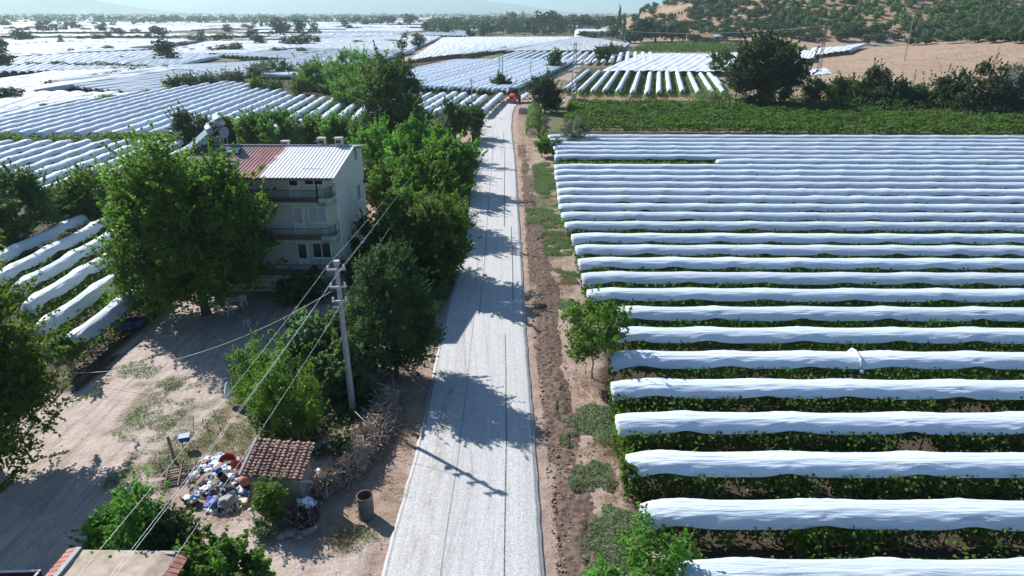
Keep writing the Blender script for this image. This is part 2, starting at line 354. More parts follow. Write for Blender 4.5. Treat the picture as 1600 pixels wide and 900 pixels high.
def ground_mat():
    m, nt, bs = newmat('earth'); at = N(nt, 'ShaderNodeAttribute', attribute_name='zone'); sp = nt.nodes.new('ShaderNodeSeparateColor'); nt.links.new(at.outputs['Color'], sp.inputs[0])
    pos = objco(nt, world=True); n1 = tnoise(nt, .9, 6, .65, pos); n2 = tnoise(nt, 5., 5, .65, pos); n3 = tnoise(nt, .12, 4, .6, pos)
    soil = ramp(nt, n1, [(.3, (.24, .17, .13)), (.5, (.345, .255, .205)), (.72, (.44, .345, .285))])
    yard = ramp(nt, n1, [(.28, (.37, .295, .25)), (.5, (.47, .385, .335)), (.72, (.54, .455, .40))])
    grass = ramp(nt, n2, [(.3, (.045, .055, .022)), (.55, (.095, .110, .045)), (.75, (.20, .17, .09))])
    straw = ramp(nt, n1, [(.28, (.25, .16, .105)), (.5, (.34, .235, .165)), (.72, (.42, .32, .235))])
    sy = nt.nodes.new('ShaderNodeSeparateXYZ'); nt.links.new(nt.nodes.new('ShaderNodeNewGeometry').outputs['Position'], sy.inputs[0]); fh = mth(nt, 'MULTIPLY', mth(nt, 'ADD', sy.outputs[1], -380.), .01, True); nh = tnoise(nt, .035, 5, .65, pos)
    hillc = ramp(nt, nh, [(.3, (.17, .12, .07)), (.5, (.34, .225, .125)), (.7, (.44, .315, .185))]); straw = mixc(nt, fh, straw, hillc)
    vine = ramp(nt, n2, [(.3, (.040, .032, .022)), (.55, (.075, .056, .038)), (.75, (.060, .075, .030))])  # dark soil and weeds, with the shade between vine rows put into the colour
    c = mixc(nt, sp.outputs[0], soil, yard)
    brk = mth(nt, 'ADD', n2, -.5); 
    def wgt(s, k=1.6): return mth(nt, 'MULTIPLY', s, mth(nt, 'ADD', mth(nt, 'MULTIPLY', brk, k), .8), True)
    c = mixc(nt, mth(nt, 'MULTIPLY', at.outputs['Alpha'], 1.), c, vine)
    c = mixc(nt, wgt(sp.outputs[2]), c, straw); c = mixc(nt, wgt(sp.outputs[1], 3.), c, grass)
    c = mixc(nt, mth(nt, 'MULTIPLY', ramp(nt, n3, [(.35, (0, 0, 0)), (.7, (1, 1, 1))]), .35), c, mixc(nt, 1., c, (.62, .60, .58), 'MULTIPLY'))
    # tyre and rake streaks across the dusty yard
    mp = N(nt, 'ShaderNodeMapping'); mp.inputs['Rotation'].default_value = (0, 0, R_(38)); mp.inputs['Scale'].default_value = (2.6, .22, 1); nt.links.new(nt.nodes.new('ShaderNodeNewGeometry').outputs['Position'], mp.inputs[0])
    st = tnoise(nt, 1., 5, .6, mp.outputs[0]); sf = mth(nt, 'MULTIPLY', ramp(nt, st, [(.50, (0, 0, 0)), (.62, (1, 1, 1))]), mth(nt, 'MULTIPLY', sp.outputs[0], .5))
    c = mixc(nt, sf, c, (.25, .185, .14))
    peb = N(nt, 'ShaderNodeTexVoronoi'); peb.inputs['Scale'].default_value = 7; nt.links.new(pos, peb.inputs['Vector'])
    c = mixc(nt, mth(nt, 'MULTIPLY', mth(nt, 'LESS_THAN', peb.outputs['Distance'], .16), .55), c, mixc(nt, peb.outputs['Color'], (.16, .12, .09), (.52, .46, .40)))
    sp2 = tnoise(nt, 11., 5, .75, pos); c = mixc(nt, ramp(nt, sp2, [(.34, (.6, .6, .6)), (.46, (0, 0, 0))]), c, mixc(nt, 1., c, (.50, .48, .47), 'MULTIPLY')); c = mixc(nt, ramp(nt, sp2, [(.54, (0, 0, 0)), (.68, (.6, .6, .6))]), c, mixc(nt, 1., c, (1.5, 1.45, 1.38), 'MULTIPLY'))
    nt.links.new(c, bs.inputs['Base Color']); bs.inputs['Roughness'].default_value = .95; bs.inputs['Specular IOR Level'].default_value = .15
    bump(nt, bs, mth(nt, 'ADD', n2, mth(nt, 'MULTIPLY', n1, 2.)), .7, .10); return m
M_GROUND = ground_mat()
gme = mesh('ground', gv, gf, M_GROUND, True)
ca = gme.color_attributes.new('zone', 'FLOAT_COLOR', 'POINT')
ca.data.foreach_set('color', np.stack([w_y, w_g, w_s, w_v], -1).astype(np.float32).ravel())
tag(link('ground', gme), kind='structure')
def on(x, y): return float(H(x, y))
# ------------------------------------------------------------------ road
def road_mat():
    m, nt, bs = newmat('chip_seal'); uv = N(nt, 'ShaderNodeTexCoord').outputs['UV']; sx = nt.nodes.new('ShaderNodeSeparateXYZ'); nt.links.new(uv, sx.inputs[0])
    pos = objco(nt, world=True); u, v = sx.outputs[0], sx.outputs[1]
    fine = tnoise(nt, 16, 4, .75, pos); mid = tnoise(nt, 2.2, 5, .6, pos)
    c = ramp(nt, fine, [(.28, (.24, .237, .232)), (.5, (.50, .492, .48)), (.7, (.70, .69, .675))])
    st = N(nt, 'ShaderNodeCombineXYZ'); nt.links.new(mth(nt, 'MULTIPLY', u, 26.), st.inputs[0]); nt.links.new(mth(nt, 'MULTIPLY', v, .06), st.inputs[1])
    sn = tnoise(nt, 1., 4, .6, st.outputs[0]); c = mixc(nt, mth(nt, 'MULTIPLY', ramp(nt, sn, [(.42, (0, 0, 0)), (.7, (1, 1, 1))]), .55), c, mixc(nt, 1., c, (.74, .73, .72), 'MULTIPLY'))
    c = mixc(nt, mth(nt, 'MULTIPLY', ramp(nt, mid, [(.45, (0, 0, 0)), (.7, (1, 1, 1))]), .35), c, mixc(nt, 1., c, (.86, .83, .79), 'MULTIPLY'))
    wob = mth(nt, 'MULTIPLY', mth(nt, 'ADD', tnoise(nt, .06, 2, .5, pos), -.5), .03); edge = tnoise(nt, 7, 3, .6, pos)
    def seam(u0, w, s, v0=None, v1=None):
        nonlocal c
        d = mth(nt, 'ABSOLUTE', mth(nt, 'SUBTRACT', mth(nt, 'ADD', u, wob), u0)); f = mth(nt, 'SUBTRACT', 1., mth(nt, 'DIVIDE', d, w), True)
        f = mth(nt, 'MULTIPLY', f, mth(nt, 'ADD', mth(nt, 'MULTIPLY', edge, 2.6), -.3, True), True)
        if v0 is not None: f = mth(nt, 'MULTIPLY', f, mth(nt, 'GREATER_THAN', v, v0))
        if v1 is not None: f = mth(nt, 'MULTIPLY', f, mth(nt, 'LESS_THAN', v, v1))
        c = mixc(nt, mth(nt, 'MULTIPLY', f, s, True), c, (.035, .035, .04))
    seam(.757, .008, 1.1, None, 41.); seam(.857, .010, 1.4, 47., 66.); seam(.735, .011, 1.4, 66., 125.)
    seam(.362, .007, .7, None, 44.); seam(.425, .008, 1.0, 44., 135.); seam(.02, .014, .6); seam(.985, .012, .6)
    # earth dragged on to the left wheel track and the edges
    d = mth(nt, 'SUBTRACT', 1., mth(nt, 'DIVIDE', mth(nt, 'ABSOLUTE', mth(nt, 'SUBTRACT', u, .20)), .10), True)
    dn = tnoise(nt, 1., 6, .7, objco(nt, (2.2, .55, 1), True)); f = mth(nt, 'MULTIPLY', mth(nt, 'MULTIPLY', d, ramp(nt, dn, [(.47, (0, 0, 0)), (.62, (1, 1, 1))])), mth(nt, 'LESS_THAN', v, 34.))
    c = mixc(nt, mth(nt, 'MULTIPLY', f, .75), c, (.26, .21, .17))
    d2 = mth(nt, 'SUBTRACT', 1., mth(nt, 'DIVIDE', mth(nt, 'ABSOLUTE', mth(nt, 'SUBTRACT', u, .24)), .24), True); c = mixc(nt, mth(nt, 'MULTIPLY', mth(nt, 'MULTIPLY', d2, ramp(nt, mid, [(.4, (0, 0, 0)), (.65, (1, 1, 1))])), .35), c, (.40, .35, .30))
    nt.links.new(c, bs.inputs['Base Color']); bs.inputs['Roughness'].default_value = .9; bs.inputs['Specular IOR Level'].default_value = .2; bump(nt, bs, fine, .6, .03); return m
nr = len(RLd); V = []; F = []; UV = []
us = [0, 0, .04, .2, .4, .6, .8, .96, 1, 1]; zs = [-.06, .05, .075, .10, .11, .11, .10, .075, .05, -.06]
arc = np.concatenate([[0], np.cumsum(np.hypot(*np.diff((RLd + RRd) / 2, axis=0).T))])
for i in range(nr):
    jl = (float(noise(i * .45, 0, 41)) - .5) * .10; jr = (float(noise(i * .45, 9, 41)) - .5) * .08
    for k, u in enumerate(us):
        a = RLd[i] + (RRd[i] - RLd[i]) * u; e = (jl if u == 0 else jr if u == 1 else 0) + (-.07 if k == 0 else .07 if k == 9 else 0)
        V.append((a[0] + e, a[1], zs[k]))
for i in range(nr - 1):
    for k in range(9): F.append((i * 10 + k, i * 10 + k + 1, (i + 1) * 10 + k + 1, (i + 1) * 10 + k))
rme = mesh('road', V, np.array(F), road_mat(), False)
uvl = rme.uv_layers.new(name='uv'); lv = np.empty(len(rme.loops), np.int32); rme.loops.foreach_get('vertex_index', lv)
vv = RLd[:, 1][lv // 10]; uu = np.array(us)[lv % 10]; uvl.data.foreach_set('uv', np.stack([uu, vv], -1).astype(np.float32).ravel())
tag(link('road', rme), kind='structure')
# loose earth thrown up along the right edge of the road
ys = np.arange(16, 112, .11); ts = np.linspace(-.02, 1, 22); YY, TT = np.meshgrid(ys, ts, indexing='ij')
wd = 2.0 + 1.1 * noise(YY * .12, 0, 51) - .8 * sstep(60, 112, YY); XX = road_x(YY, RRd) + .55 + .35 * noise(YY * .5, 0, 57) + TT * wd * .75
hh = np.sin(np.clip(TT, 0, 1) * PI) ** .8 * (.05 + .24 * noise(YY * .3, TT * 0, 52)) * (1 - .45 * sstep(45, 80, YY)); hh = hh * (.35 + 1.5 * np.abs(fbm(XX * 1.7, YY * 1.3, 53, 4) - .45) * 2.2) + (noise(XX * 6, YY * 6, 54) - .5) * .10 * np.sin(np.clip(TT, 0, 1) * PI)
a, b = YY.shape; ii = np.arange(a * b).reshape(a, b)
SOILB = simple('turned_soil', (.135, .095, .074), .95, var=.6, scale=4., bmp=1.2, spec=.1, world=True)
tag(link('soil_path_bank', mesh('soil_bank', np.stack([XX, YY, hh - .02], -1), np.stack([ii[:-1, :-1], ii[:-1, 1:], ii[1:, 1:], ii[1:, :-1]], -1).reshape(-1, 4), SOILB, True)), kind='structure')
bpy.data.objects['soil_path_bank'].name = 'earth_bank'
# ------------------------------------------------------------------ leaf clouds
def leaves(C, Nn, size, rng, ratio=.55):
    """one rhombus leaf per centre, lying across its normal"""
    n = len(C); r = rng.normal(size=(n, 3)); t = np.cross(Nn, r); t /= np.linalg.norm(t, axis=1, keepdims=True) + 1e-9
    b = np.cross(Nn, t); b /= np.linalg.norm(b, axis=1, keepdims=True) + 1e-9
    s = np.asarray(size).reshape(-1, 1) * rng.uniform(.7, 1.3, (n, 1)) * .5
    nn = Nn / (np.linalg.norm(Nn, axis=1, keepdims=True) + 1e-9)
    return np.stack([C - t * s, C + b * s * ratio + nn * s * .25, C + t * s, C - b * s * ratio + nn * s * .25], 1).reshape(-1, 3)
def leafmesh(name, C, Nn, size, tint, mat, rng, ratio=.55):
    V = leaves(C, Nn, size, rng, ratio); n = len(C)
    me = mesh(name, V, np.arange(n * 4).reshape(n, 4), mat)
    at = me.attributes.new('tint', 'FLOAT', 'POINT'); at.data.foreach_set('value', np.repeat(np.clip(tint, 0, 1), 4).astype(np.float32)); return me
def crown_points(rng, ells, ncl, clr, nleaf, flat=.75, up=.5, shell=.5, shoots=.0):
    """leaf clumps spread through a union of ellipsoids (cx,cy,cz,rx,ry,rz)"""
    E_ = np.array(ells, float); vol = E_[:, 3] * E_[:, 4] * E_[:, 5]; pick = rng.choice(len(E_), ncl, p=vol / vol.sum())
    d = rng.normal(size=(ncl, 3)); d /= np.linalg.norm(d, axis=1, keepdims=True); rad = shell + (1 - shell) * rng.random((ncl, 1)) ** .7
    cc = E_[pick, :3] + d * rad * E_[pick, 3:]
    cr = clr * rng.uniform(.55, 1.35, ncl); ct = rng.random(ncl)
    w = cr ** 2; k = rng.choice(ncl, nleaf, p=w / w.sum())
    dd = rng.normal(size=(nleaf, 3)); dd /= np.linalg.norm(dd, axis=1, keepdims=True); dd[:, 2] = np.where(rng.random(nleaf) < .6, np.abs(dd[:, 2]), dd[:, 2])
    rr = (.45 + .55 * rng.random((nleaf, 1)) ** .6)
    C = cc[k] + dd * rr * cr[k][:, None] * np.array([1, 1, flat])
    out = d[k]
    Nn = dd * .7 + out * .35 + np.array([0, 0, up]) + rng.normal(size=(nleaf, 3)) * .45
    ns = int(nleaf * shoots)                    # part of the leaves sit on shoots that stand out of the clumps
    if ns:
        j = k[:ns]; sd = d * .7 + np.array([0, 0, .75]) + rng.normal(size=d.shape) * .35; sd /= np.linalg.norm(sd, axis=1, keepdims=True); nsh = 3
        q = rng.integers(0, nsh, ns); off = rng.normal(size=(ncl, nsh, 3)) * .55 * cr[:, None, None]; sd2 = sd[:, None, :] + rng.normal(size=(ncl, nsh, 3)) * .28; ln = cr[:, None] * rng.uniform(.9, 2.3, (ncl, nsh)); t = rng.random((ns, 1)) ** .8
        C[:ns] = cc[j] + off[j, q] + sd2[j, q] * t * ln[j, q][:, None] + rng.normal(size=(ns, 3)) * (.10 * cr[j][:, None] * (1.25 - t))
        Nn[:ns] = rng.normal(size=(ns, 3)) * .8 + sd2[j, q] * .3 + np.array([0, 0, .4])
    return C, Nn, .55 * ct[k] + .45 * rng.random(nleaf), cc
def trunk_mesh(name, cc, base_r, h, mat, rng, lean=(0, 0), nl=9, fork=.35):
    mb = MB(); top = Vector((lean[0], lean[1], h)); pts = [Vector((0, 0, -.25))]
    for k in range(1, 6):
        t = k / 5; pts.append(Vector((lean[0] * t + rng.normal() * .03 * h * .3, lean[1] * t + rng.normal() * .03 * h * .3, h * t)))
    mb.tube(pts, [base_r * 1.25] + [base_r * (1 - .8 * k / 5) for k in range(1, 6)], 8)
    sel = cc[rng.choice(len(cc), min(nl, len(cc)), replace=False)]
    for c in sel:
        t = min(.92, max(fork * .8, rng.uniform(fork, .8))); k = min(4, int(t * 5)); s = pts[k] + (pts[k + 1] - pts[k]) * (t * 5 - k); e = Vector(c)
        mid = s.lerp(e, .5) + Vector((0, 0, -.06 * (e - s).length)); r0 = base_r * .42
        mb.tube([s, mid, e], [r0, r0 * .6, r0 * .2], 6)
        for _ in range(2):
            e2 = e + Vector(rng.normal(size=3) * .18 * (e - s).length); mb.tube([mid, e2], [r0 * .4, r0 * .12], 4)
    return mesh(name, mb.V, mb.F, mat, True)
def tree(px, py, pyt, wpx, leafm, label, kind='tree', seed=0, nleaf=9000, leaf=.28, clump=None, ncl=None, low=.12, shape='round', bark=BARK, group=None, cat='tree', ratio=.55, trunk_r=None, base=None, hgt=None, wid=None, flat=.9, up=.45, shell=.5, depth=1., pieces=None, shoots=.34):
    """broadleaf or conifer whose foot is at (px, py) and whose top reaches row pyt, wpx wide"""
    rng = np.random.default_rng(seed + 100)
    if base is None: x, y = G(px, py); z = 0.
    else: x, y, z = base
    nleaf = int(nleaf * 1.12); h = hgt or height(px, py, pyt); w = wid or wpx * (y * CP + (CH - z - h * .5) * SP) / FPX
    r = w / 2
    if pieces: ells = [(a * r, b * r, c * h, d * r, e * r, f * h) for a, b, c, d, e, f in pieces]
    elif shape == 'round':
        c = h * (low + 1) / 2; ells = [(0, 0, c, r * .82, r * .82 * depth, h * (1 - low) / 2 * .92)]
        for k in range(6):
            a = k * 1.05 + rng.random(); ells.append((math.cos(a) * r * .5, math.sin(a) * r * .5 * depth, c + rng.uniform(-.22, .26) * h, r * .45, r * .45, h * .2))
    elif shape == 'cone':
        ells = []
        for k in range(7):
            t = k / 6; rr = r * (1 - t) ** .75 * (1 if k else .85) + .12 * r; ells.append((0, 0, h * (low + (1 - low) * (t * .92 + .04)), rr, rr * depth, h * .13))
    elif shape == 'tuft':                     # many upright shoots from a broad foot
        ells = []
        for k in range(9):
            a = k * 2.4; q = (k / 9) ** .5 * .75; ells.append((math.cos(a) * r * q, math.sin(a) * r * q * depth, h * (.5 - .12 * q), r * .38, r * .38 * depth, h * (.48 - .1 * q)))
    clump = clump or max(.35, r * .24); ncl = ncl or 70
    C, Nn, ti, cc = crown_points(rng, ells, ncl, clump, nleaf, flat, up, shell, shoots)
    C[:, 2] = np.maximum(C[:, 2], .08 + .2 * rng.random(len(C)))
    t = thing(kind, (x, y, z), label, cat, 0, group)
    link('crown', leafmesh('crown', C, Nn, np.full(len(C), leaf), ti, leafm, rng, ratio), t)
    link('trunk', trunk_mesh('trunk', cc, trunk_r or max(.05, h * .022), h * (.55 if shape != 'cone' else .95), bark, rng), t)
    return t
# ------------------------------------------------------------------ covered vine rows
def n1(x, s): return noise(np.asarray(x, float), 0 * np.asarray(x, float) + .5, s) - .5
def cover_mesh(L, step, nc, seed, w=.76, top=2.12, drop=.66, hoop=5.6, detail=1., wav=.42):
    ns = max(4, int(L / step)); s = np.linspace(0, L, ns); t = np.linspace(-1, 1, nc); S, T = np.meshgrid(s, t, indexing='ij')
    rng = np.random.default_rng(seed); hp = np.arange(rng.uniform(1., 3.2), L + hoop, hoop); hp = hp + rng.uniform(-.7, .7, len(hp))
    k = np.argmin(np.abs(S[..., None] - hp), -1); D = S - hp[k]; A = np.abs(D)
    tp = top - wav * (.10 * sstep(0, hoop / 2, A) - .07 * np.exp(-(A / .45) ** 2) - n1(S * .11, seed) * .14)
    ww = w * (1 - .05 * np.exp(-(A / .5) ** 2)) + n1(S * .25, seed + 1) * .08
    sd = np.sign(T); dr = drop + wav * (n1(S * .45 + sd * 50, seed + 2) * .24 + n1(S * 1.6 + sd * 31, seed + 6) * .07) - .14 * np.exp(-(A / .9) ** 2)
    ex = 2.7 + .9 * np.exp(-(A / 1.1) ** 2) + n1(S * .3, seed + 8) * .8
    Z = tp - dr * np.abs(T) ** ex; Y = T * ww * (1 + .05 * np.sin(np.abs(T) * 3)) + n1(S * .18, seed + 3) * .10 * wav
    fd = np.exp(-A / 1.9) * np.abs(T) ** .8
    fold = np.sin(np.abs(T) * 13 + A * 3.1 + hp[k] * 7 + 3 * n1(S * .4, seed + 4)) + .6 * np.sin(np.abs(T) * 27 - A * 4.3 + seed)
    lon = .6 * (noise(S * .42 + T * 1.2, T * 5 + seed, seed + 5) - .5) + .7 * (noise(S * .3 - T * .9, T * 10 + seed, seed + 9) - .5)
    f = detail * (.022 * fd * fold + .024 * lon * (1 - .3 * fd)); Z = Z + f; Y = Y + sd * np.abs(T) * f * .7
    e = np.exp(-S / .55) + np.exp(-(L - S) / .55); Z = Z - e * (.10 + .25 * np.abs(T) ** 2); Y = Y * (1 - .16 * e)
    V = np.stack([S + e * .10 * T * sd, Y, Z], -1); ii = np.arange(ns * nc).reshape(ns, nc)
    F = np.stack([ii[:-1, :-1], ii[1:, :-1], ii[1:, 1:], ii[:-1, 1:]], -1).reshape(-1, 4)
    V = V.reshape(-1, 3); capV = []; capF = []
    for ring, x in ((ii[0], -.05), (ii[-1], L + .05)):        # the gathered end of the cloth hangs down over the row's end
        n0 = len(V); c = V[ring].mean(0) + np.array([x - (0 if x < 0 else L), 0, -.1]); V = np.vstack([V, c[None]])
        capF += [(ring[j], ring[j + 1], n0, n0) if x < 0 else (ring[j + 1], ring[j], n0, n0) for j in range(nc - 1)]
    tri = [f[:3] for f in capF]
    me = mesh('row_cover', V, [tuple(f) for f in F.tolist()] + [tuple(int(q) for q in f) for f in tri], COVER, True); return me
def vine_foliage(L, dens, seed, leaf=.2, z0=.25, z1=1.62, hw=.85, name='foliage', gaps=.25):
    rng = np.random.default_rng(seed); n = int(L * dens); s = rng.uniform(0, L, n); g = noise(s * .55, s * 0, seed) * .75 + noise(s * 1.9, s * 0, seed + 1) * .5
    keep = rng.random(n) < np.clip(1.6 * g - gaps * .3, .28, 1); s = s[keep]; g = g[keep]; n = len(s)
    zz = z0 + (z1 - z0) * np.clip(1 - rng.random(n) ** 1.3 * (.45 + 1.0 * g), 0, 1); y = rng.normal(size=n) * hw * .42 * (.6 + .7 * g) + np.sign(rng.random(n) - .5) * hw * .40 * (.5 + .8 * g)
    C = np.stack([s, y, zz], -1); Nn = np.stack([rng.normal(size=n) * .5, np.sign(y) * .7 + rng.normal(size=n) * .4, .55 + rng.normal(size=n) * .4], -1)
    return leafmesh(name, C, Nn, np.full(n, leaf), .5 * g + .5 * rng.random(n), L_VINE, rng, .8)
mb = MB(); mb.tube([(0, 0, -.1), (.03, .02, .35), (-.04, .05, .75), (.05, .0, 1.2)], [.05, .04, .035, .025], 6); mb.tube([(-.04, .05, .75), (-.2, .02, 1.15)], [.025, .015], 5); VT_ME = mesh('trunk', mb.V, mb.F, VTRUNK, True)
mb = MB(); mb.box((0, 0, .95), (.09, .09, 1.9)); mb.tube([(0, -.62, 1.45), (0, -.4, 1.82), (0, 0, 1.97), (0, .4, 1.82), (0, .62, 1.45)], .014, 5); VP_ME = mesh('post', mb.V, mb.F, CONC)
# right field: rows run along X, 3.27 m apart, their near ends follow the verge
ENDS = [(1063, 905), (1003, 808), (980, 730), (963, 668), (955, 616), (951, 566), (953, 527), (958, 490), (917, 460), (908, 432), (902, 407), (898, 388), (893, 372), (882, 352), (873, 328), (871, 314), (870, 300), (869, 288), (866, 276), (866, 264), (865, 254), (866, 244), (868, 236), (860, 226), (856, 214), (855, 208)]
EW = np.array([G(a, b, 1.75) for a, b in ENDS]); EW = EW[np.argsort(EW[:, 1])]
NROW = 29
for k in range(NROW):
    Y0 = 18.25 + 3.27 * k + (.45 if 13 <= k else 0); xe = float(np.interp(Y0, EW[:, 1], EW[:, 0])); XR = 1.02 * (Y0 * CP + 19 * SP) * 800 / FPX + 7; L = XR - xe
    ang = R_(-.25 - .02 * k)
    if k == 22: t0 = xe; xe = G(1120, 250, 2.)[0]; L = XR - xe
    o = link('row_cover', cover_mesh(L, .14 if k < 8 else .22 if k < 14 else .3, 27 if k < 8 else 17 if k < 14 else 11, 300 + k * 11, hoop=5.6 + .4 * math.sin(k), wav=.22, detail=1.5, drop=.62))
    o.location = (xe, Y0, 0); o.rotation_euler = (0, 0, ang)
    tag(o, f'white fabric cover on the {ordw(k + 1)} closest row of the wide field beside the bare verge', 'row cover', 'white covers of the wide field beside the verge')
    if k == 22: xe = t0; L = XR - xe
    t = thing('vine_row', (xe, Y0, 0), f'green vines under the {ordw(k + 1)} closest white cover of the wide field beside the verge', 'vine row', ang, 'vine rows of the wide field beside the verge')
    link('foliage', vine_foliage(L + .3, 700 if k < 5 else 420 if k < 9 else 190 if k < 16 else 80, 700 + k, .18 if k < 9 else .24 if k < 16 else .32), t)
    if k < 8:
        rng = np.random.default_rng(k)
        for i in range(int(L / 1.5)):
            c = link('trunk', VT_ME, t); c.location = (.9 + i * 1.5 + rng.uniform(-.25, .25), rng.uniform(-.1, .1), 0); c.rotation_euler = (0, 0, rng.uniform(0, 6))
    if k < 12:
        for i in range(int(L / 5.6) + 1):
            if i * 5.6 + .35 < L: c = link('post', VP_ME, t); c.location = (.35 + i * 5.6, .04, 0)
# gathered cloth where two lengths of cover are tied together, wrapped round the fifth row
jx = G(1338, 553, 2.1)[0]; jy = 18.25 + 3.27 * 5 - .1; mbj = MB(); pts = [(jx + .05 * math.sin(q * 2.), jy + math.cos(q) * .82, 1.50 + .68 * max(0., math.sin(q)) ** .45) for q in np.linspace(.0, PI, 15)]
mbj.tube(pts, [.09 + .03 * math.sin(i * 2.3) for i in range(15)], 8); mbj.blob((jx + .05, jy - .9, 1.38), (.13, .1, .17), 5, 2, .4); tag(mbj.build('cloth_knot', COVER, None, True), 'gathered knot tying two lengths of white cover on the sixth wide row', 'cloth knot')
# left fields: rows run away from the camera along Y
def yrow(x, y0, y1, ang, label, group, step=.2, nc=13, seed=0, vine=60, leaf=.24, **kw):
    L = (y1 - y0) / math.sin(ang); o = link('row_cover', cover_mesh(L, step, nc, seed, **kw)); o.location = (x, y0, 0); o.rotation_euler = (0, 0, ang); tag(o, label[0], 'row cover', group[0])
    if vine:
        t = thing('vine_row', (x, y0 - .5, 0), label[1], 'vine row', ang, group[1]); link('foliage', vine_foliage(L + 1., vine, seed + 5, leaf), t)
        return t
NEARL = [(-27.9, 36.3, 47.5), (-31.1, 38.3, 56), (-34.3, 41.8, 63), (-37.3, 45.0, 66), (-40.3, 46.0, 67), (-43.4, 46.5, 63.8), (-46.6, 47.5, 60)]
for k, (x, y0, y1) in enumerate(NEARL):
    t = yrow(x, y0, y1, R_(90.5), (f'wrinkled white cover on the {ordw(k + 1)} row from the dirt yard beside the walnut tree', f'vines under the {ordw(k + 1)} white cover from the dirt yard beside the walnut tree'),
         ('white covers beside the dirt yard', 'vine rows beside the dirt yard'), .14, 21, 1500 + k * 13, 150 if k < 3 else 90, .22, detail=2.0, w=.64, drop=.74, wav=.6, top=2.2)
    if k < 4:
        for i in range(int((y1 - y0) / 1.6)): c = link('trunk', VT_ME, t); c.location = (.6 + i * 1.6, .08 * math.sin(i * 5), 0); c.rotation_euler = (0, 0, i * 2.)
        for i in range(int((y1 - y0) / 5) + 1): c = link('post', VP_ME, t); c.location = (.4 + i * 5, 0, 0)
for k in range(13):
    x = -48.5 - 3.15 * k; y0 = 73 + .9 * k + 3 * math.sin(k * 2.) * .3; y1 = 107.2 - .10 * k
    if x < -83: continue
    yrow(x, y0, y1, R_(92.2), (f'loose white cover on the {ordw(k + 1)} row of the block behind the walnut tree', f'vines under the {ordw(k + 1)} cover of the block behind the walnut tree'),
         ('covers of the block behind the walnut tree', 'vine rows of the block behind the walnut tree'), .25, 13, 1700 + k * 13, 40, .34, detail=1.6, w=.72, wav=.55)
for k in range(17):
    x = -52.5 - 3.2 * k; yf = np.interp(k, [0, 2, 6, 9, 13, 16], [168, 182, 196, 205, 178, 150])
    yrow(x, 113.4, float(yf), R_(92.6), (f'long white cover on the {ordw(k + 1)} row of the field beyond the green strip', f'vines under the {ordw(k + 1)} cover of the field beyond the green strip'),
         ('covers of the field beyond the green strip', 'vine rows of the field beyond the green strip'), .4, 9, 1900 + k * 13, 22, .4, w=.80, drop=.85)
for k in range(11):
    x = -17.5 - 3.1 * k; yrow(x, 112 + (k > 3) * 2, 147 + 2.2 * k, R_(93.8), (f'white cover on the {ordw(k + 1)} row of the block behind the house trees', f'vines under the {ordw(k + 1)} cover of the block behind the house trees'),
         ('covers of the block behind the house trees', 'vine rows of the block behind the house trees'), .4, 9, 2100 + k * 13, 22, .4, w=.80)
for k in range(9):
    x, y = [(-6.2, 141.5), (-9.0, 147), (-12.0, 146), (-15.9, 140), (-18.3, 143), (-20.6, 146), (-23, 152), (-25.5, 156), (-28, 158)][k]; ln = [31, 22, 24, 34, 33, 28, 22, 18, 16][k]
    yrow(x, y, y + ln, R_(83.5), (f'short white cover on the {ordw(k + 1)} row from the road at the bend', f'vines under the {ordw(k + 1)} short cover from the road at the bend'),
         ('short covers beside the road bend', 'vine rows beside the road bend'), .35, 9, 2300 + k * 13, 20, .36, w=.85)
for k in range(36):
    t = k / 35; x0 = -.8 - 47.5 * t; y0 = 181 + 17 * t + (1.5 if k % 3 else 0); L = 124 - 20 * t
    a = R_(76.5); yrow(x0, y0, y0 + L * math.sin(a), a, (f'white cover on the {ordw(k + 1)} row of the striped field along the road', f'vines under the {ordw(k + 1)} cover of the striped field along the road'),
         ('covers of the striped field beyond the bend', 'vine rows of the striped field beyond the bend'), .7, 7, 2500 + k * 13, 14, .5, w=.80, drop=.85)
for k in range(15):
    x0 = 14.6 + 3.4 * k; y0 = 184 - 6 * min(1, k / 4) - 2.5 * math.sin(k * 1.3); L = 62 - .5 * k
    if k > 12: L = 40 - 12 * (k - 12); x0 += (k - 12) * .8; y0 += 14
    yrow(x0, y0, y0 + L, R_(78.2 - .0 * k), (f'white cover on the {ordw(k + 1)} row of the field right of the lattice pylon', f'tall vines beside the {ordw(k + 1)} cover near the lattice pylon by the road'),
         ('covers of the field beside the lattice pylon', 'vine rows of the field beside the lattice pylon'), .4, 9, 2900 + k * 13, 45, .42, w=.72, top=2.2)
for k in range(20):
    x0 = -8 + 3.55 * k; y0 = 291 + 4.2 * math.sin(k * .9) * .4 + (6 if k < 7 else 0); yrow(x0, y0, y0 + 68, R_(80.2), (f'white cover on the {ordw(k + 1)} row of the narrow field before the wide white sheet', ''), ('covers of the narrow field before the wide sheet', ''), 1.5, 7, 3200 + k * 13, 0, w=1.0)
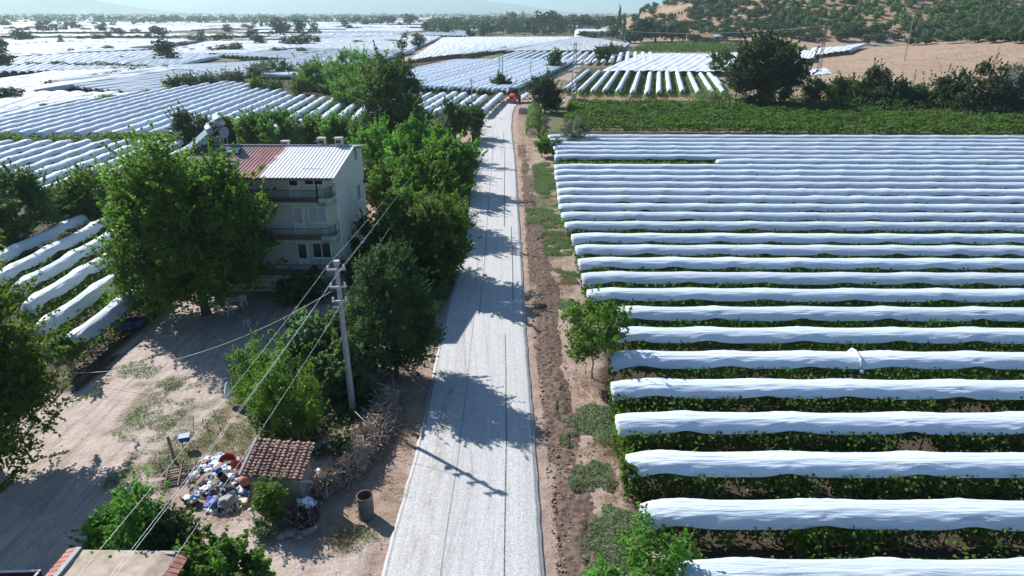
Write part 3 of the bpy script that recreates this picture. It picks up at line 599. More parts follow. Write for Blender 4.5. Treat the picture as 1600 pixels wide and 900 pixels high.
# ------------------------------------------------------------------ covered fields that read as one white sheet
def sheet(a, b, c, d, pitch, label, group=None, amp=.55, top=2.0, seed=0, step=4., px=True, cat='covered field', nv=None):
    """corners in order: a-b is the first row (running along it), d-c the last row"""
    q = [np.array(G(*p, 1.8)) if px else np.array(p, float) for p in (a, b, c, d)]
    La = (np.linalg.norm(q[1] - q[0]) + np.linalg.norm(q[2] - q[3])) / 2; Wd = (np.linalg.norm(q[3] - q[0]) + np.linalg.norm(q[2] - q[1])) / 2
    nrw = max(2, int(Wd / pitch)); per = nv or 6; nvv = nrw * per + 1; nu = int(min(60, max(4, La / step)))
    u, v = np.meshgrid(np.linspace(0, 1, nu + 1), np.linspace(0, 1, nvv), indexing='ij')
    p = [(q[0][i] * (1 - u) * (1 - v) + q[1][i] * u * (1 - v) + q[2][i] * u * v + q[3][i] * (1 - u) * v) for i in (0, 1)]
    ph = v * nrw; fr = np.abs((ph % 1) - .5) * 2; Z = top - amp * fr ** 2.2 + (noise(u * La * .12, np.floor(ph), seed) - .5) * .35 + (noise(u * La * .03, v * Wd * .03, seed + 1) - .5) * .5
    Z = np.where((v == 0) | (v == 1), top - 1.1, Z) + H(p[0], p[1])
    V = np.stack([p[0], p[1], Z], -1); ct = q[0].copy(); V[..., 0] -= ct[0]; V[..., 1] -= ct[1]
    ii = np.arange((nu + 1) * nvv).reshape(nu + 1, nvv); F = np.stack([ii[:-1, :-1], ii[1:, :-1], ii[1:, 1:], ii[:-1, 1:]], -1).reshape(-1, 4)
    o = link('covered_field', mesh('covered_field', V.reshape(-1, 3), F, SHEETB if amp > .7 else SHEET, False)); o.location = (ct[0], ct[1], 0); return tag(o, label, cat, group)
SH = [((938, 111), (1000, 84), (1262, 86), (1240, 112), 'wide white sheet covering the vineyard beside the big dark oak', .30),
      ((640, 92), (692, 58), (905, 58), (790, 78), 'flat white sheet of field cover with a small bush beside it', .30),
      ((790, 79), (905, 57), (985, 68), (968, 79), 'white sheet ending at the roadside trees beyond the striped field', .30),
      ((392, 74), (560, 52), (690, 57), (640, 78), 'white field cover sheet behind the tall conifer tip', .4),
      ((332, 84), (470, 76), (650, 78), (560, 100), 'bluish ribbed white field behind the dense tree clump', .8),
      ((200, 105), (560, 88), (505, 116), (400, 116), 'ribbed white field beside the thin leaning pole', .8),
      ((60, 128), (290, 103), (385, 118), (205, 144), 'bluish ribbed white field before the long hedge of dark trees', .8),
      ((-90, 138), (75, 111), (305, 105), (50, 142), 'blown white sheet beside the earth bank of the far plain', .35),
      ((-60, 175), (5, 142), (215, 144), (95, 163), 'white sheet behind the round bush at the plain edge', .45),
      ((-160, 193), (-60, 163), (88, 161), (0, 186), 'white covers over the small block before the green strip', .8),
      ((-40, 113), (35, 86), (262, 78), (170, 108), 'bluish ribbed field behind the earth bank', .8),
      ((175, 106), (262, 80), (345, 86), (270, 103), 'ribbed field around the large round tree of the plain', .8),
      ((-120, 85), (30, 73), (235, 76), (30, 88), 'white field with a low bush on its far corner', .35),
      ((235, 82), (330, 64), (560, 62), (380, 84), 'white field between scattered round trees', .35),
      ((-150, 74), (40, 60), (330, 61), (165, 78), 'broad blown white field crossed by a thin hedge', .35),
      ((340, 63), (430, 57), (640, 50), (560, 58), 'narrow white field left of the slender tree', .35),
      ((440, 58), (505, 47), (640, 47), (620, 57), 'white striped field beneath the far tree belt', .9),
      ((640, 55), (690, 46), (745, 47), (735, 55), 'small striped white field under the twin far trees', .9),
      ((1262, 96), (1266, 82.5), (1365, 85), (1325, 96), 'bright white cover block with green edge below the hill', .5),
      ((1235, 99), (1245, 86), (1276, 93), (1270, 100), 'pale sheet patch beside the rusty lattice mast', .3)]
for i, s in enumerate(SH): sheet(s[0], s[1], s[2], s[3], 3.2, s[4], None, s[5], seed=i * 3)
# loose white sheet lying at the foot of the rusty mast, on the slope
def drape(pts, label, name='ground_sheet', lift=.25):
    pp = [P(*p) for p in pts]; V = []; n = 14
    for i in range(n + 1):
        for j in range(n + 1):
            u, v = i / n, j / n; x, y = [(pp[0][k] * (1 - u) * (1 - v) + pp[1][k] * u * (1 - v) + pp[2][k] * u * v + pp[3][k] * (1 - u) * v) for k in (0, 1)]
            V.append((x, y, on(x, y) + lift + .12 * math.sin(i * 1.7 + j * 2.3)))
    F = [(i * (n + 1) + j, (i + 1) * (n + 1) + j, (i + 1) * (n + 1) + j + 1, i * (n + 1) + j + 1) for i in range(n) for j in range(n)]
    return tag(link(name, mesh(name, V, np.array(F), SHEET, True)), label, 'sheet')
drape([(1245, 121), (1300, 116), (1290, 107), (1252, 112)], 'white sheet lying on the dry slope at the foot of the rusty mast')
# the far plain: parcels between field boundaries, most of them under white cover
rng = np.random.default_rng(5); y = 600.; kk = 0
while y < 3200:
    y2 = y * rng.uniform(1.07, 1.13); x = -.95 * y
    while x < .32 * y:
        wd = rng.uniform(70, 240) * (y / 900) ** .5; pxm, pym = PXY(x + wd / 2, (y + y2) / 2, 0)
        ok = rng.random() < (.86 if pxm < 690 else .5) * (1 if y < 1400 else .6) and not (pxm > 690 and y < 900) and H(x + wd, y2) < .4 and not (pxm > 850 and y < 1600)
        sk = rng.uniform(-.1, .1) * wd; g = 4 + y * .004
        if ok:
            r = rng.random() < .5; A = [(x + g, y + g), (x + wd - g, y + g + sk * .3), (x + wd - g + sk, y2 - g), (x + g + sk, y2 - g)]
            if r: A = [A[3], A[0], A[1], A[2]]
            sheet(*A, 7., 'white covered field parcel in the far hazy plain', 'white parcels of the far plain', .5, seed=kk, step=40, px=False, nv=2)
        x += wd; kk += 1
    y = y2
# ------------------------------------------------------------------ the three-storey house
def roof_mat():
    m, nt, bs = newmat('sheet_roof'); co = nt.nodes.new('ShaderNodeTexCoord').outputs['Object']; sx = nt.nodes.new('ShaderNodeSeparateXYZ'); nt.links.new(co, sx.inputs[0])
    n = tnoise(nt, 1.4, 6, .7, objco(nt, (1, .5, 1))); n2 = tnoise(nt, 9, 3, .6, co)
    x = mth(nt, 'ADD', sx.outputs[0], mth(nt, 'MULTIPLY', mth(nt, 'ADD', n, -.5), 1.1)); f = mth(nt, 'MULTIPLY', mth(nt, 'ADD', x, 5.15), 2.2, True)
    rust = ramp(nt, n, [(.25, (.15, .055, .045)), (.5, (.27, .095, .07)), (.75, (.38, .16, .11))]); wh = ramp(nt, n2, [(.3, (.70, .69, .68)), (.7, (.80, .79, .79))])
    rust = mixc(nt, mth(nt, 'MULTIPLY', mth(nt, 'ADD', x, 6.3), -.8, True), rust, mixc(nt, n2, (.13, .075, .07), (.21, .13, .12)))
    nt.links.new(mixc(nt, f, rust, wh), bs.inputs['Base Color']); bs.inputs['Roughness'].default_value = .42; bs.inputs['Metallic'].default_value = .15; return m
hs = thing('house', (-13.55, 48.75, 0), 'pale green three-storey house with white and rusty sheet roof and balconies', 'house', R_(-1.5))
HW, HD, RZ = 11.6, 9.2, 10.85
V = [(-HW, 0, -.2), (0, 0, -.2), (0, HD, -.2), (-HW, HD, -.2), (-HW, 0, 9.85), (0, 0, 9.85), (0, HD, 9.9), (-HW, HD, 9.9), (0, 4.6, 10.72), (-HW, 4.6, 10.72)]
link('wall', mesh('wall', V, [(0, 1, 5, 4), (1, 2, 6, 8, 5), (2, 3, 7, 6), (3, 0, 4, 9, 7), (4, 5, 8, 9), (9, 8, 6, 7)], WALLM), hs)
# roof sheet with raised ribs; front slope runs out over the balconies
mb = MB(); xs = [];
x = -HW - .35
while x < .42: xs += [(x, 0), (x + .17, 0), (x + .20, .05), (x + .25, .05)]; x += .28
prof = [(-1.75, 9.76), (4.6, RZ), (HD + .35, 10.02)]
for th in (0, -.06):
    n0 = len(prof); V = [(a, p[0], p[1] + r + th + .04) for a, r in xs for p in prof]
    F = [(i * 3 + j, (i + 1) * 3 + j, (i + 1) * 3 + j + 1, i * 3 + j + 1) for i in range(len(xs) - 1) for j in range(2)]; mb.add(V, F if th == 0 else [f[::-1] for f in F])
rf = mb.build('roof', roof_mat(), hs)
mb = MB(); mb.tube([(-HW - .38, 4.6, RZ + .1), (.44, 4.6, RZ + .1)], .09, 6); mb.build('ridge_cap', STEEL, rf)
mb = MB(); mb.b2((-HW - .3, -1.72, 9.60), (.35, -1.60, 9.70)); mb.build('fascia', WOODP, rf)
for cx, cyy, hh in ((-5.3, 5.4, .55), (-2.2, 5.2, .85), (-.65, 4.75, .95)):
    mb = MB(); mb.box((cx, cyy, RZ + hh / 2 - .3), (.55, .5, hh)); mb.box((cx, cyy, RZ + hh - .25), (.66, .6, .10)); c = mb.build('chimney', CONC, hs); mb = MB(); mb.b2((cx - .2, cyy - .256, RZ + hh - .62), (cx + .2, cyy - .2505, RZ + hh - .4)); mb.build('vent', BLACKC, c)
def window(x0, x1, z0, z1, y=-.03, side=False, curtain=True, mull=1, shut=False):
    mb = MB(); w = .07; cs = []
    def bb(a, b): mb.b2((a[0], y - .05, a[1]), (b[0], y + .03, b[1])) if not side else mb.b2((-y - .03, a[0], a[1]), (-y + .05, b[0], b[1]))
    bb((x0, z0), (x0 + w, z1)); bb((x1 - w, z0), (x1, z1)); bb((x0 + w, z1 - w), (x1 - w, z1)); bb((x0 + w, z0), (x1 - w, z0 + w))
    for k in range(mull): xm = x0 + (x1 - x0) * (k + 1) / (mull + 1); bb((xm - w / 2, z0 + w), (xm + w / 2, z1 - w))
    f = mb.build('window', WHITEF, hs); mb = MB()
    a, b = ((x0 + w, y - .012, z0 + w), (x1 - w, y + .012, z1 - w)) if not side else ((-y - .012, x0 + w, z0 + w), (-y + .012, x1 - w, z1 - w))
    mb.b2(a, b); mb.build('pane', CURT if curtain else GLASS, f); mb = MB()
    a, b = ((x0 - .1, y - .12, z0 - .07), (x1 + .1, y + .03, z0 - .003)) if not side else ((-y - .03, x0 - .1, z0 - .07), (-y + .12, x1 + .1, z0 - .003))
    mb.b2(a, b); mb.build('sill', WHITEF, f)
def door(x0, x1, z0, z1, glass=True):
    mb = MB(); mb.b2((x0, -.09, z0), (x0 + .08, .0, z1)); mb.b2((x1 - .08, -.09, z0), (x1, 0, z1)); mb.b2((x0 + .08, -.09, z1 - .08), (x1 - .08, 0, z1)); mb.b2((x0 + .08, -.06, z0), (x1 - .08, -.02, z0 + .95)); d = mb.build('door', WHITEF, hs)
    mb = MB(); mb.b2((x0 + .08, -.05, z0 + .952), (x1 - .08, -.025, z1 - .082)); mb.build('pane', CURT if glass else GLASS, d)
    mb = MB(); mb.box((x1 - .16, -.10, z0 + 1.0), (.03, .05, .14)); mb.build('handle', STEEL, d)
for li, fz in enumerate((1.95, 4.88, 7.85)):
    dr = 1.45; m_sl = MB(); m_sl.b2((-HW, -dr, fz - .22), (-.95, -.003, fz)); m_sl.b2((-.948, -dr + .05, fz - .26), (.10, -.003, fz)); sl = m_sl.build('balcony_slab', GREENP, hs)
    mb = MB(); mb.b2((-HW + .02, -dr + .1, fz + .004), (-1., -.006, fz + .02)); mb.build('floor_tile', FLOORM, sl)
    # solid rounded corner parapet at the right-hand end
    mb = MB(); pts = []
    for k in range(9):
        a = -PI / 2 + k * PI / 16; pts.append((-.35 + .45 * math.cos(a), -dr + .5 + .45 * math.sin(a)))
    pts = [(-.945, -dr + .05)] + pts + [(.10, -.01)]
    Vv = []; Ff = []
    for k, (px_, py_) in enumerate(pts):
        z1 = fz + .34 if k else fz + .30; Vv += [(px_, py_, fz - .26), (px_, py_, z1), (px_ - .12 * (1 if k > 6 else .2), py_ + .12, z1), (px_ - .12 * (1 if k > 6 else .2), py_ + .12, fz)]
    for k in range(len(pts) - 1):
        for j in range(4): Ff.append((k * 4 + j, (k + 1) * 4 + j, (k + 1) * 4 + (j + 1) % 4, k * 4 + (j + 1) % 4))
    mb.add(Vv, Ff); mb.build('corner_parapet', GREENP, sl)
    mb = MB(); zt = fz + .92
    mb.b2((-HW, -dr + .03, zt - .03), (-.95, -dr + .08, zt + .01)); mb.b2((-HW, -dr + .04, fz + .10), (-.95, -dr + .07, fz + .13)); x = -HW
    while x < -.9: mb.b2((x, -dr + .045, fz + .131), (x + .022, -dr + .067, zt - .031)); x += .125
    for k in range(1, len(pts)): mb.tube([(*pts[k - 1], zt - .02 + .05 * min(k, 4)), (*pts[k], zt - .02 + .05 * min(k + 1, 5))], .022, 5); mb.tube([(*pts[k], fz + .3), (*pts[k], zt - .02 + .05 * min(k + 1, 5))], .014, 4)
    mb.tube([(.10, -.01, fz + .35), (.10, -.7, fz + .35)], .02, 5)
    mb.build('railing', DKMET, sl)
    for k in range(4): mb = MB(); mb.b2((-HW + .1 + k * 2.9, -dr + .02, fz + 1.02), (-HW + .22 + k * 2.9, -dr + .1, fz + 1.03))
    dark = li != 1
    door(-3.45, -2.65, fz + .005, fz + 2.25, li == 1); window(-2.25, -.75, fz + 1.0, fz + 2.3, curtain=not dark, mull=1)
    door(-6.9, -6.1, fz + .005, fz + 2.2); window(-8.8, -7.5, fz + .95, fz + 2.2, curtain=True)
    if li < 3: window(6.3, 7.3, fz + .95 + (.45 if li == 2 else 0), fz + 2.4 + (.25 if li == 2 else 0), side=True, curtain=False, mull=1)
mb = MB(); mb.tube([(-.9, -1.36, 7.85), (-.9, -1.36, 9.62)], .06, 8); mb.build('post', DKMET, hs)
mb = MB(); mb.tube([(.05, .25, 7.6), (.06, .25, .2)], .05, 8); mb.build('downpipe', WHITEF, hs)
mb = MB(); mb.b2((.01, HD - .5, 6.9), (.35, HD - .2, 7.15)); mb.build('lamp_box', DKMET, hs)
# solar water heater, satellite dish and skylights on the roof (each rests on it)
def hloc(x, y, z): v = Matrix.Rotation(R_(-1.5), 3, 'Z') @ Vector((x, y, z)); return (v.x - 13.55, v.y + 48.75, v.z)
t = thing('solar_heater', hloc(-10.7, 5.0, RZ - .2), 'solar water heater with steel tank and tilted panel on the roof end', 'solar heater', R_(-62)); t.scale = (1.25,) * 3
mb = MB(); mb.cyl((.2, .2, 1.75), .30, 1.9, 20, 'X'); mb.build('tank', STEEL, t, True)
mb = MB(); mb.cyl((.2, -.45, 1.25), .2, 1.9, 16, 'X'); mb.build('manifold', STEEL, t, True)
mb = MB(); mb.box((.1, -1.3, .55), (1.9, 1.9, .08), 0, R_(38)); mb.build('panel', simple('solar_panel_glass', (.10, .11, .14), .25, var=.2), t)
mb = MB()
for x in (-.8, 1.2): mb.tube([(x, .25, 0), (x, .2, 1.5)], .03, 5); mb.tube([(x, -2, -.05), (x, .1, 1.5)], .03, 5); mb.tube([(x, -.5, .9), (x, .3, .05)], .025, 5)
mb.build('stand', STEEL, t)
t = thing('satellite_dish', hloc(-9.55, 4.2, RZ - .15), 'round grey satellite dish on a thin pole beside the solar heater', 'satellite dish', R_(-20))
mb = MB(); mb.tube([(0, 0, -.1), (0, 0, 1.55)], .03, 6); mb.tube([(0, -.1, 1.3), (.0, -.6, 1.25)], .015, 4); mb.build('mast', STEEL, t)
mb = MB(); pr = [(.0, 0), (.2, .02), (.35, .07), (.46, .13)]; mb.lathe(pr, n=20); d = mb.build('dish', simple('dish_paint', (.5, .52, .55), .5, var=.1), t, True); d.location = (0, -.08, 1.35); d.rotation_euler = (R_(70), 0, 0)
for x, y in ((-8.7, 3.2), (-8.0, .6)):
    t = thing('skylight', hloc(x, y, 9.80 + (y + 1.75) * .175), 'dark roof hatch with pale frame on the rusty roof part' if y > 2 else 'lower small roof hatch near the eave on the rusty roof', 'roof hatch', R_(-1.5))
    mb = MB(); mb.box((0, 0, .16), (.95, .75, .14), 0, R_(9)); mb.build('hatch_glass', GLASS, t); mb = MB(); mb.box((0, -.41, .10), (1.05, .09, .16), 0, R_(9)); mb.box((0, .41, .22), (1.05, .07, .12), 0, R_(9)); mb.build('frame', WHITEF, t)
tag(MB().blob((0, 0, .3), (.32, .3, .36), 2, 2, .08).build('water_jar', BLACKC, None, True, hloc(-2.0, -.8, 1.97)), 'dark round jar standing on the lowest balcony', 'jar')
# ------------------------------------------------------------------ brick shed with clay tile roof
a = np.array(G(383, 740, 2.15)); b = np.array(G(468, 747, 2.15)); c = np.array(G(403, 692, 2.75)); d = np.array(G(492, 697, 2.75))
shx = (b - a) / np.linalg.norm(b - a); sang = math.atan2(shx[1], shx[0]); sw = float(np.linalg.norm(b - a)); sdp = float(np.linalg.norm((c + d - a - b) / 2))
sh = thing('brick_shed', (a[0], a[1], 0), 'small grey block shed with red clay tile roof beside the rubbish heap', 'shed', sang)
V = [(.05, .1, -.2), (sw - .1, .1, -.2), (sw - .1, sdp - .1, -.2), (.05, sdp - .1, -.2), (.05, .1, 2.02), (sw - .1, .1, 2.02), (sw - .1, sdp - .1, 2.6), (.05, sdp - .1, 2.6)]
def block_mat():
    m, nt, bs = newmat('block_wall'); co = objco(nt, (1, 1, 1)); mp = N(nt, 'ShaderNodeMapping'); mp.inputs['Rotation'].default_value = (R_(90), 0, 0); nt.links.new(co, mp.inputs[0])
    br = N(nt, 'ShaderNodeTexBrick'); br.inputs['Scale'].default_value = 2.6; br.inputs['Mortar Size'].default_value = .018; nt.links.new(mp.outputs[0], br.inputs['Vector'])
    br.inputs['Color1'].default_value = (.22, .21, .18, 1); br.inputs['Color2'].default_value = (.16, .155, .135, 1); br.inputs['Mortar'].default_value = (.26, .245, .22, 1)
    n = tnoise(nt, 1.6, 6, .7, co); c = mixc(nt, ramp(nt, n, [(.45, (0, 0, 0)), (.7, (.8, .8, .8))]), br.outputs['Color'], (.16, .17, .12))
    nt.links.new(c, bs.inputs['Base Color']); bs.inputs['Roughness'].default_value = .95; bump(nt, bs, br.outputs['Fac'], -.5, .03); return m
wl = link('wall', mesh('wall', V, [(0, 1, 5, 4), (1, 2, 6, 5), (2, 3, 7, 6), (3, 0, 4, 7)], block_mat()), sh)
TILE = simple('clay_tile', (.31, .19, .15), .9, var=.45, scale=3.2, bmp=.4, dirt=(.14, .085, .07))
mb = MB(); ncol, nrw = 12, 13; rr = random.Random(4)
cw = (sw + .3) / ncol; sl_len = sdp + .25; rl = sl_len / nrw
for i in range(ncol):
    for j in range(nrw):
        x0 = -.12 + i * cw + rr.uniform(-.015, .015); y0 = -.12 + j * rl + rr.uniform(-.03, .03); z0 = 2.10 + .6 * (j * rl) / sdp + rr.uniform(-.012, .02); V = []; ww = cw * (.40 if i % 2 else .47)
        for q, (yy, dz, k) in enumerate(((y0, .06, 1.), (y0 + rl * 1.18, .05 + .6 * rl * 1.18 / sdp - .045, .9))):
            for s_ in range(6): aa = PI * s_ / 5; V.append((x0 + cw / 2 - math.cos(aa) * ww * k, yy, z0 + dz + (math.sin(aa) * .085 if i % 2 == 0 else .03 + (1 - math.sin(aa)) * .035) * k))
        F = [(s_, s_ + 1, s_ + 7, s_ + 6) for s_ in range(5)] + [(0, 1, 2, 3, 4, 5)[::-1]]; mb.add(V, F)
rf = mb.build('roof', TILE, sh); mb = MB(); mb.add([(-.1, -.1, 2.07), (sw + .1, -.1, 2.07), (sw + .1, sdp + .1, 2.68), (-.1, sdp + .1, 2.68)], [(0, 1, 2, 3)]); mb.build('roof_board', WOODP, rf)
mb = MB(); mb.tube([(-.16, -.2, 2.2), (-.17, sdp * .5, 2.5), (-.14, sdp + .1, 2.84)], [.08, .09, .13], 6); mb.build('verge_board', CONC, sh)
mb = MB(); mb.box((.9, .085, 1.95), (.5, .03, .12)); mb.box((2.6, .085, 1.93), (.9, .03, .15)); mb.build('lintel', CONC, sh)
# ------------------------------------------------------------------ flat earth-roofed outbuilding at the bottom edge
a = np.array(G(117, 855, 2.4)); b = np.array(G(288, 857, 2.4)); ob = thing('outbuilding', (a[0], a[1], 0), 'flat earth-roofed outbuilding with red tile edging at the bottom edge', 'outbuilding', math.atan2(b[1] - a[1], b[0] - a[0]))
bw = float(np.linalg.norm(b - a)); bd = 4.6
mb = MB(); mb.b2((.1, -bd, -.2), (bw - .1, -.1, 2.15)); mb.build('wall', CLAYB, ob)
xx, yy = np.meshgrid(np.linspace(.25, bw - .3, 40), np.linspace(-bd, -.12, 40), indexing='ij'); zz = 2.3 + .10 * fbm(xx * 1.2, yy * 1.2, 71) + .03 * noise(xx * 5, yy * 5, 72) - .12 * sstep(bw - .9, bw - .3, xx); ii = np.arange(1600).reshape(40, 40)
link('earth_roof', mesh('earth_roof', np.stack([xx, yy, zz], -1), np.stack([ii[:-1, :-1], ii[1:, :-1], ii[1:, 1:], ii[:-1, 1:]], -1).reshape(-1, 4), simple('roof_earth', (.42, .335, .265), .95, var=.22, scale=2.5, bmp=.5, spec=.1), True), ob)
mb = MB(); mb.b2((.12, -bd, 2.15), (.30, -.05, 2.47)); mb.b2((.302, -.2, 2.15), (bw - .1, -.05, 2.33)); mb.build('parapet', CONC, ob)
BRICKT = simple('red_edge_tile', (.40, .17, .125), .85, var=.35, scale=4, bmp=.3)
mb = MB()
for k in range(20): mb.box((-.06, -.15 - k * .225, 2.38), (.36, .19, .07), rr.uniform(-.06, .06), 0, R_(-16))
mb.build('edge_tile', BRICKT, ob); mb = MB()
for k in range(20): mb.box((bw + .05, -.3 - k * .225, 2.30), (.42, .19, .07), rr.uniform(-.06, .06), 0, R_(20))
mb.build('edge_tile', BRICKT, ob)
tx, ty = G(20, 897, .9); t = thing('farm_trailer', (tx, ty, 0), 'dark red farm trailer with white top rail in the bottom corner shade', 'trailer', R_(2))
mb = MB(); mb.b2((-1.4, -2.6, .62), (1.1, -.03, .7)); mb.b2((-1.4, -.06, .7), (1.1, -.003, 1.05)); mb.b2((-1.4, -2.6, .7), (-1.34, -.061, 1.05)); mb.b2((1.04, -2.6, .7), (1.1, -.061, 1.05)); mb.build('bed', simple('dark_red_paint', (.10, .015, .02), .5, var=.2), t)
mb = MB(); mb.b2((-1.42, -.08, 1.052), (1.12, .0, 1.10)); mb.b2((1.03, -2.6, 1.052), (1.12, -.081, 1.10)); mb.build('rail', WHITEF, t)
for x in (-1.2, .9): MB().cyl((x, -1.3, .31), .31, .2, 18, 'X').build('wheel', BLACKR, t, True)
# ------------------------------------------------------------------ power poles and lines
def pole(px, py, pyt, label, kind='concrete', group='power poles', pxt=None, xyz=None, r=.14, arms=((.25, 1.2),), mat=None, lamp=False, rz=0.):
    b = xyz or (P(px, py) if P(px, py) else (*G(px, py), 0)); h = height(px, py, pyt) if xyz is None or pyt else 9
    if abs(b[2]) > .3:      # foot on the slope: solve the top against that foot
        lo, hi = 0, 40
        for _ in range(40):
            m = (lo + hi) / 2
            if PXY(b[0], b[1], b[2] + m)[1] > pyt: lo = m
            else: hi = m
        h = lo
    lean = 0.
    if pxt is not None: x0 = PXY(b[0], b[1], b[2] + h)[0]; dep = b[1] * CP + (CH - b[2] - h) * SP; lean = (pxt - x0) * dep / FPX
    t = thing({'concrete': 'power_pole', 'wood': 'power_pole', 'lattice': 'lattice_pylon'}[kind], b, label, 'pylon' if kind == 'lattice' else 'power pole', rz, group)
    mt = mat or (CONC if kind == 'concrete' else WOODP)
    mb = MB(); ax = lambda z: lean * z / h
    if kind == 'lattice':
        w0, w1 = .55, .22; n = max(6, int(h / 1.0)); L4 = [(-1, -1), (1, -1), (1, 1), (-1, 1)]
        f = lambda i, k: (L4[k][0] * (w0 + (w1 - w0) * i / n) + ax(h * i / n), L4[k][1] * (w0 + (w1 - w0) * i / n), h * i / n)
        for k in range(4): mb.tube([f(0, k), f(n, k)], r * .45, 4)
        for i in range(n):
            for k in range(4): mb.tube([f(i, k), f(i + 1, (k + 1) % 4)] if i % 2 else [f(i, (k + 1) % 4), f(i + 1, k)], r * .28, 3)
    else: mb.tube([(0, 0, -.3), (lean * .5, 0, h * .5), (lean, 0, h)], [r * 1.3, r * 1.05, r * .75], 10 if kind == 'wood' else 4)
    mb.build('shaft', mt, t, False)
    ends = []
    for dz, w in arms:
        mb = MB(); z = h - dz; mb.box((ax(z), -.0 - r - .05, z), (w, .09, .10)); ar = mb.build('cross_arm', STEEL, t)
        for s in (-1, 1):
            mb = MB(); mb.lathe([(.02, .05), (.02, .12), (.06, .14), (.045, .19), (.06, .22), (.02, .27)], (ax(z) + s * (w / 2 - .08), -r - .05, z), 8); mb.build('insulator', WHITEP, ar)
            q = Matrix.Rotation(rz, 3, 'Z') @ Vector((ax(z) + s * (w / 2 - .08), -r - .05, z + .25)); ends.append((b[0] + q.x, b[1] + q.y, b[2] + q.z))
    if lamp:
        mb = MB(); zl = h * .72; mb.tube([(0, 0, zl), (.55, -.1, zl + .25), (1.0, -.1, zl + .35)], .035, 6); la = mb.build('lamp_arm', STEEL, t); mb = MB(); mb.blob((1.35, -.1, zl + .45), (.42, .17, .12), 3, 2, .05); mb.build('lamp_head', WHITEP, la, True)
    return t, ends
p1, e1 = pole(552, 646, 412, 'grey concrete power pole with three short arms in the dry weeds by the road', pxt=525, r=.145, arms=((.28, .95), (1.25, .85), (2.05, .8)), rz=R_(8))
mb = MB(); mb.cyl((0, 0, 0), .16, .22, 12); mb.build('cap', CONC, p1, False, (PXY and (e1[0][0] + e1[1][0]) / 2 - p1.location.x, .05, 9.1))
mb = MB(); mb.box((-.28, 0, 6.6), (.33, .33, .06)); mb.build('band', BLACKC, p1)
p2, e2 = pole(700, 222, 172, 'short pole with street lamp standing among the roadside trees', pxt=696, r=.16, arms=((.3, 1.2), (.9, 1.0)), lamp=True)
p3, e3 = pole(738, 181, 124, 'slim grey pole behind the dark roadside trees at the road bend', r=.13, arms=((.3, 1.0), (.8, .8)))
p5, e5 = pole(829, 124, 86, 'slim concrete pole at the edge of the striped field', r=.15, arms=((.4, 1.6),))
t, _ = pole(780, 139, 81, 'twin-legged wooden pole rising from the bush by the bend', 'wood', r=.12, arms=((.6, 1.4),), xyz=None)
mb = MB(); hh_ = height(780, 139, 81); mb.tube([(.95, 0, -.2), (.95, 0, hh_ * .97)], .11, 8); mb.build('second_leg', WOODP, t); mb = MB(); [mb.tube([(0, 0, z), (.95, 0, z + .6)], .04, 5) for z in (3, 6, 8)]; mb.build('brace', WOODP, t)
p6, e6 = pole(896, 157, 66, 'tall grey lattice pylon by the field of short rows', 'lattice', mat=STEEL, arms=((.5, 3.0), (1.8, 2.2)), r=.16)
mb = MB(); mb.box((0, 0, .9), (1.1, 1.1, 1.8)); mb.build('footing', CONC, p6)
p10, e10 = pole(1279, 114, 38, 'rusty lattice mast standing on the dry slope', 'lattice', mat=RUST, arms=((.6, 3.2), (1.5, 2.4), (2.4, 2.4)), r=.17)
p11, e11 = pole(1413, 95, 20, 'leaning pale pole with wide top arm on the dry mound', pxt=1429, r=.16, arms=((.2, 6.),))
p12, e12 = pole(1554, 101, 72, 'short leaning pale pole at the top of the dry mound', pxt=1562, r=.14, arms=())
pole(577, 128, 96, 'pale pole standing in the dense tree clump', r=.16, arms=()); pole(658, 96, 77, 'dark leaning pole beside the conifer tip', 'wood', pxt=652, r=.12, arms=()); pole(504, 106, 84, 'thin dark pole in the far ribbed field', 'wood', r=.13, arms=())
pole(975, 76, 52, 'pale pole beside the parked vehicles', r=.16, arms=()); pole(1092, 53, 34, 'pale pole above the farmhouse on the hill', r=.14, arms=()); pole(857, 54, 38, 'first slim pole by the far warehouse', r=.2, arms=()); pole(894, 54, 40, 'second slim pole close to the far warehouse', r=.2, arms=()); pole(937, 77, 62, 'thin pole behind the round roadside tree', 'wood', r=.12, arms=())
def wire(a, b, sag, label, r=.012, name='power_line', n=24, group=None):
    a, b = Vector(a), Vector(b); pts = []
    for i in range(n + 1): t_ = i / n; p = a.lerp(b, t_); p.z -= sag * 4 * t_ * (1 - t_); pts.append(p - a)
    o = MB().tube(pts, r, 5, False).build(name, WIREM, None, True, a); return tag(o, label, 'power line', group)
off = [Vector((-2.55, -39.5, -.1))]
for k, e in enumerate([e1[0], e1[1], e1[2], e1[5]]):
    wire(Vector(e) + off[0], e, .75 + .04 * k, f'{ordw(k + 1)} wire from the upper arm down, running from the near pole to the bottom edge', .0055)
    wire(e, e2[k], 1.1, f'{ordw(k + 1)} wire from the upper arm down, running from the near pole to the lamp pole', .006)
for k in range(2): wire(e2[k], e3[k], .5, f'{ordw(k + 1)} wire between the lamp pole and the slim pole at the bend', .012)
for k in range(2): wire(e3[k], e5[k], .8, f'{ordw(k + 1)} wire between the slim pole at the bend and the striped field', .012)
for k in range(2): wire(e11[k], (e12[0] if e12 else (p12.location.x, p12.location.y, p12.location.z + 4.)), 1.2, f'{ordw(k + 1)} wire strung from the leaning mound pole to the short pole', .02); wire(e10[k], (e10[k][0] - 60, e10[k][1] + 40, e10[k][2] - 3), 1.5, f'{ordw(k + 1)} wire leaving the rusty mast towards the hill foot', .02)
gx0, gy0 = G(108, 588); wire((gx0 - .3, gy0 - .2, .35), (p1.location.x - .45, p1.location.y, 7.5), 1.3, 'sagging service cable crossing above the dirt yard', .013)
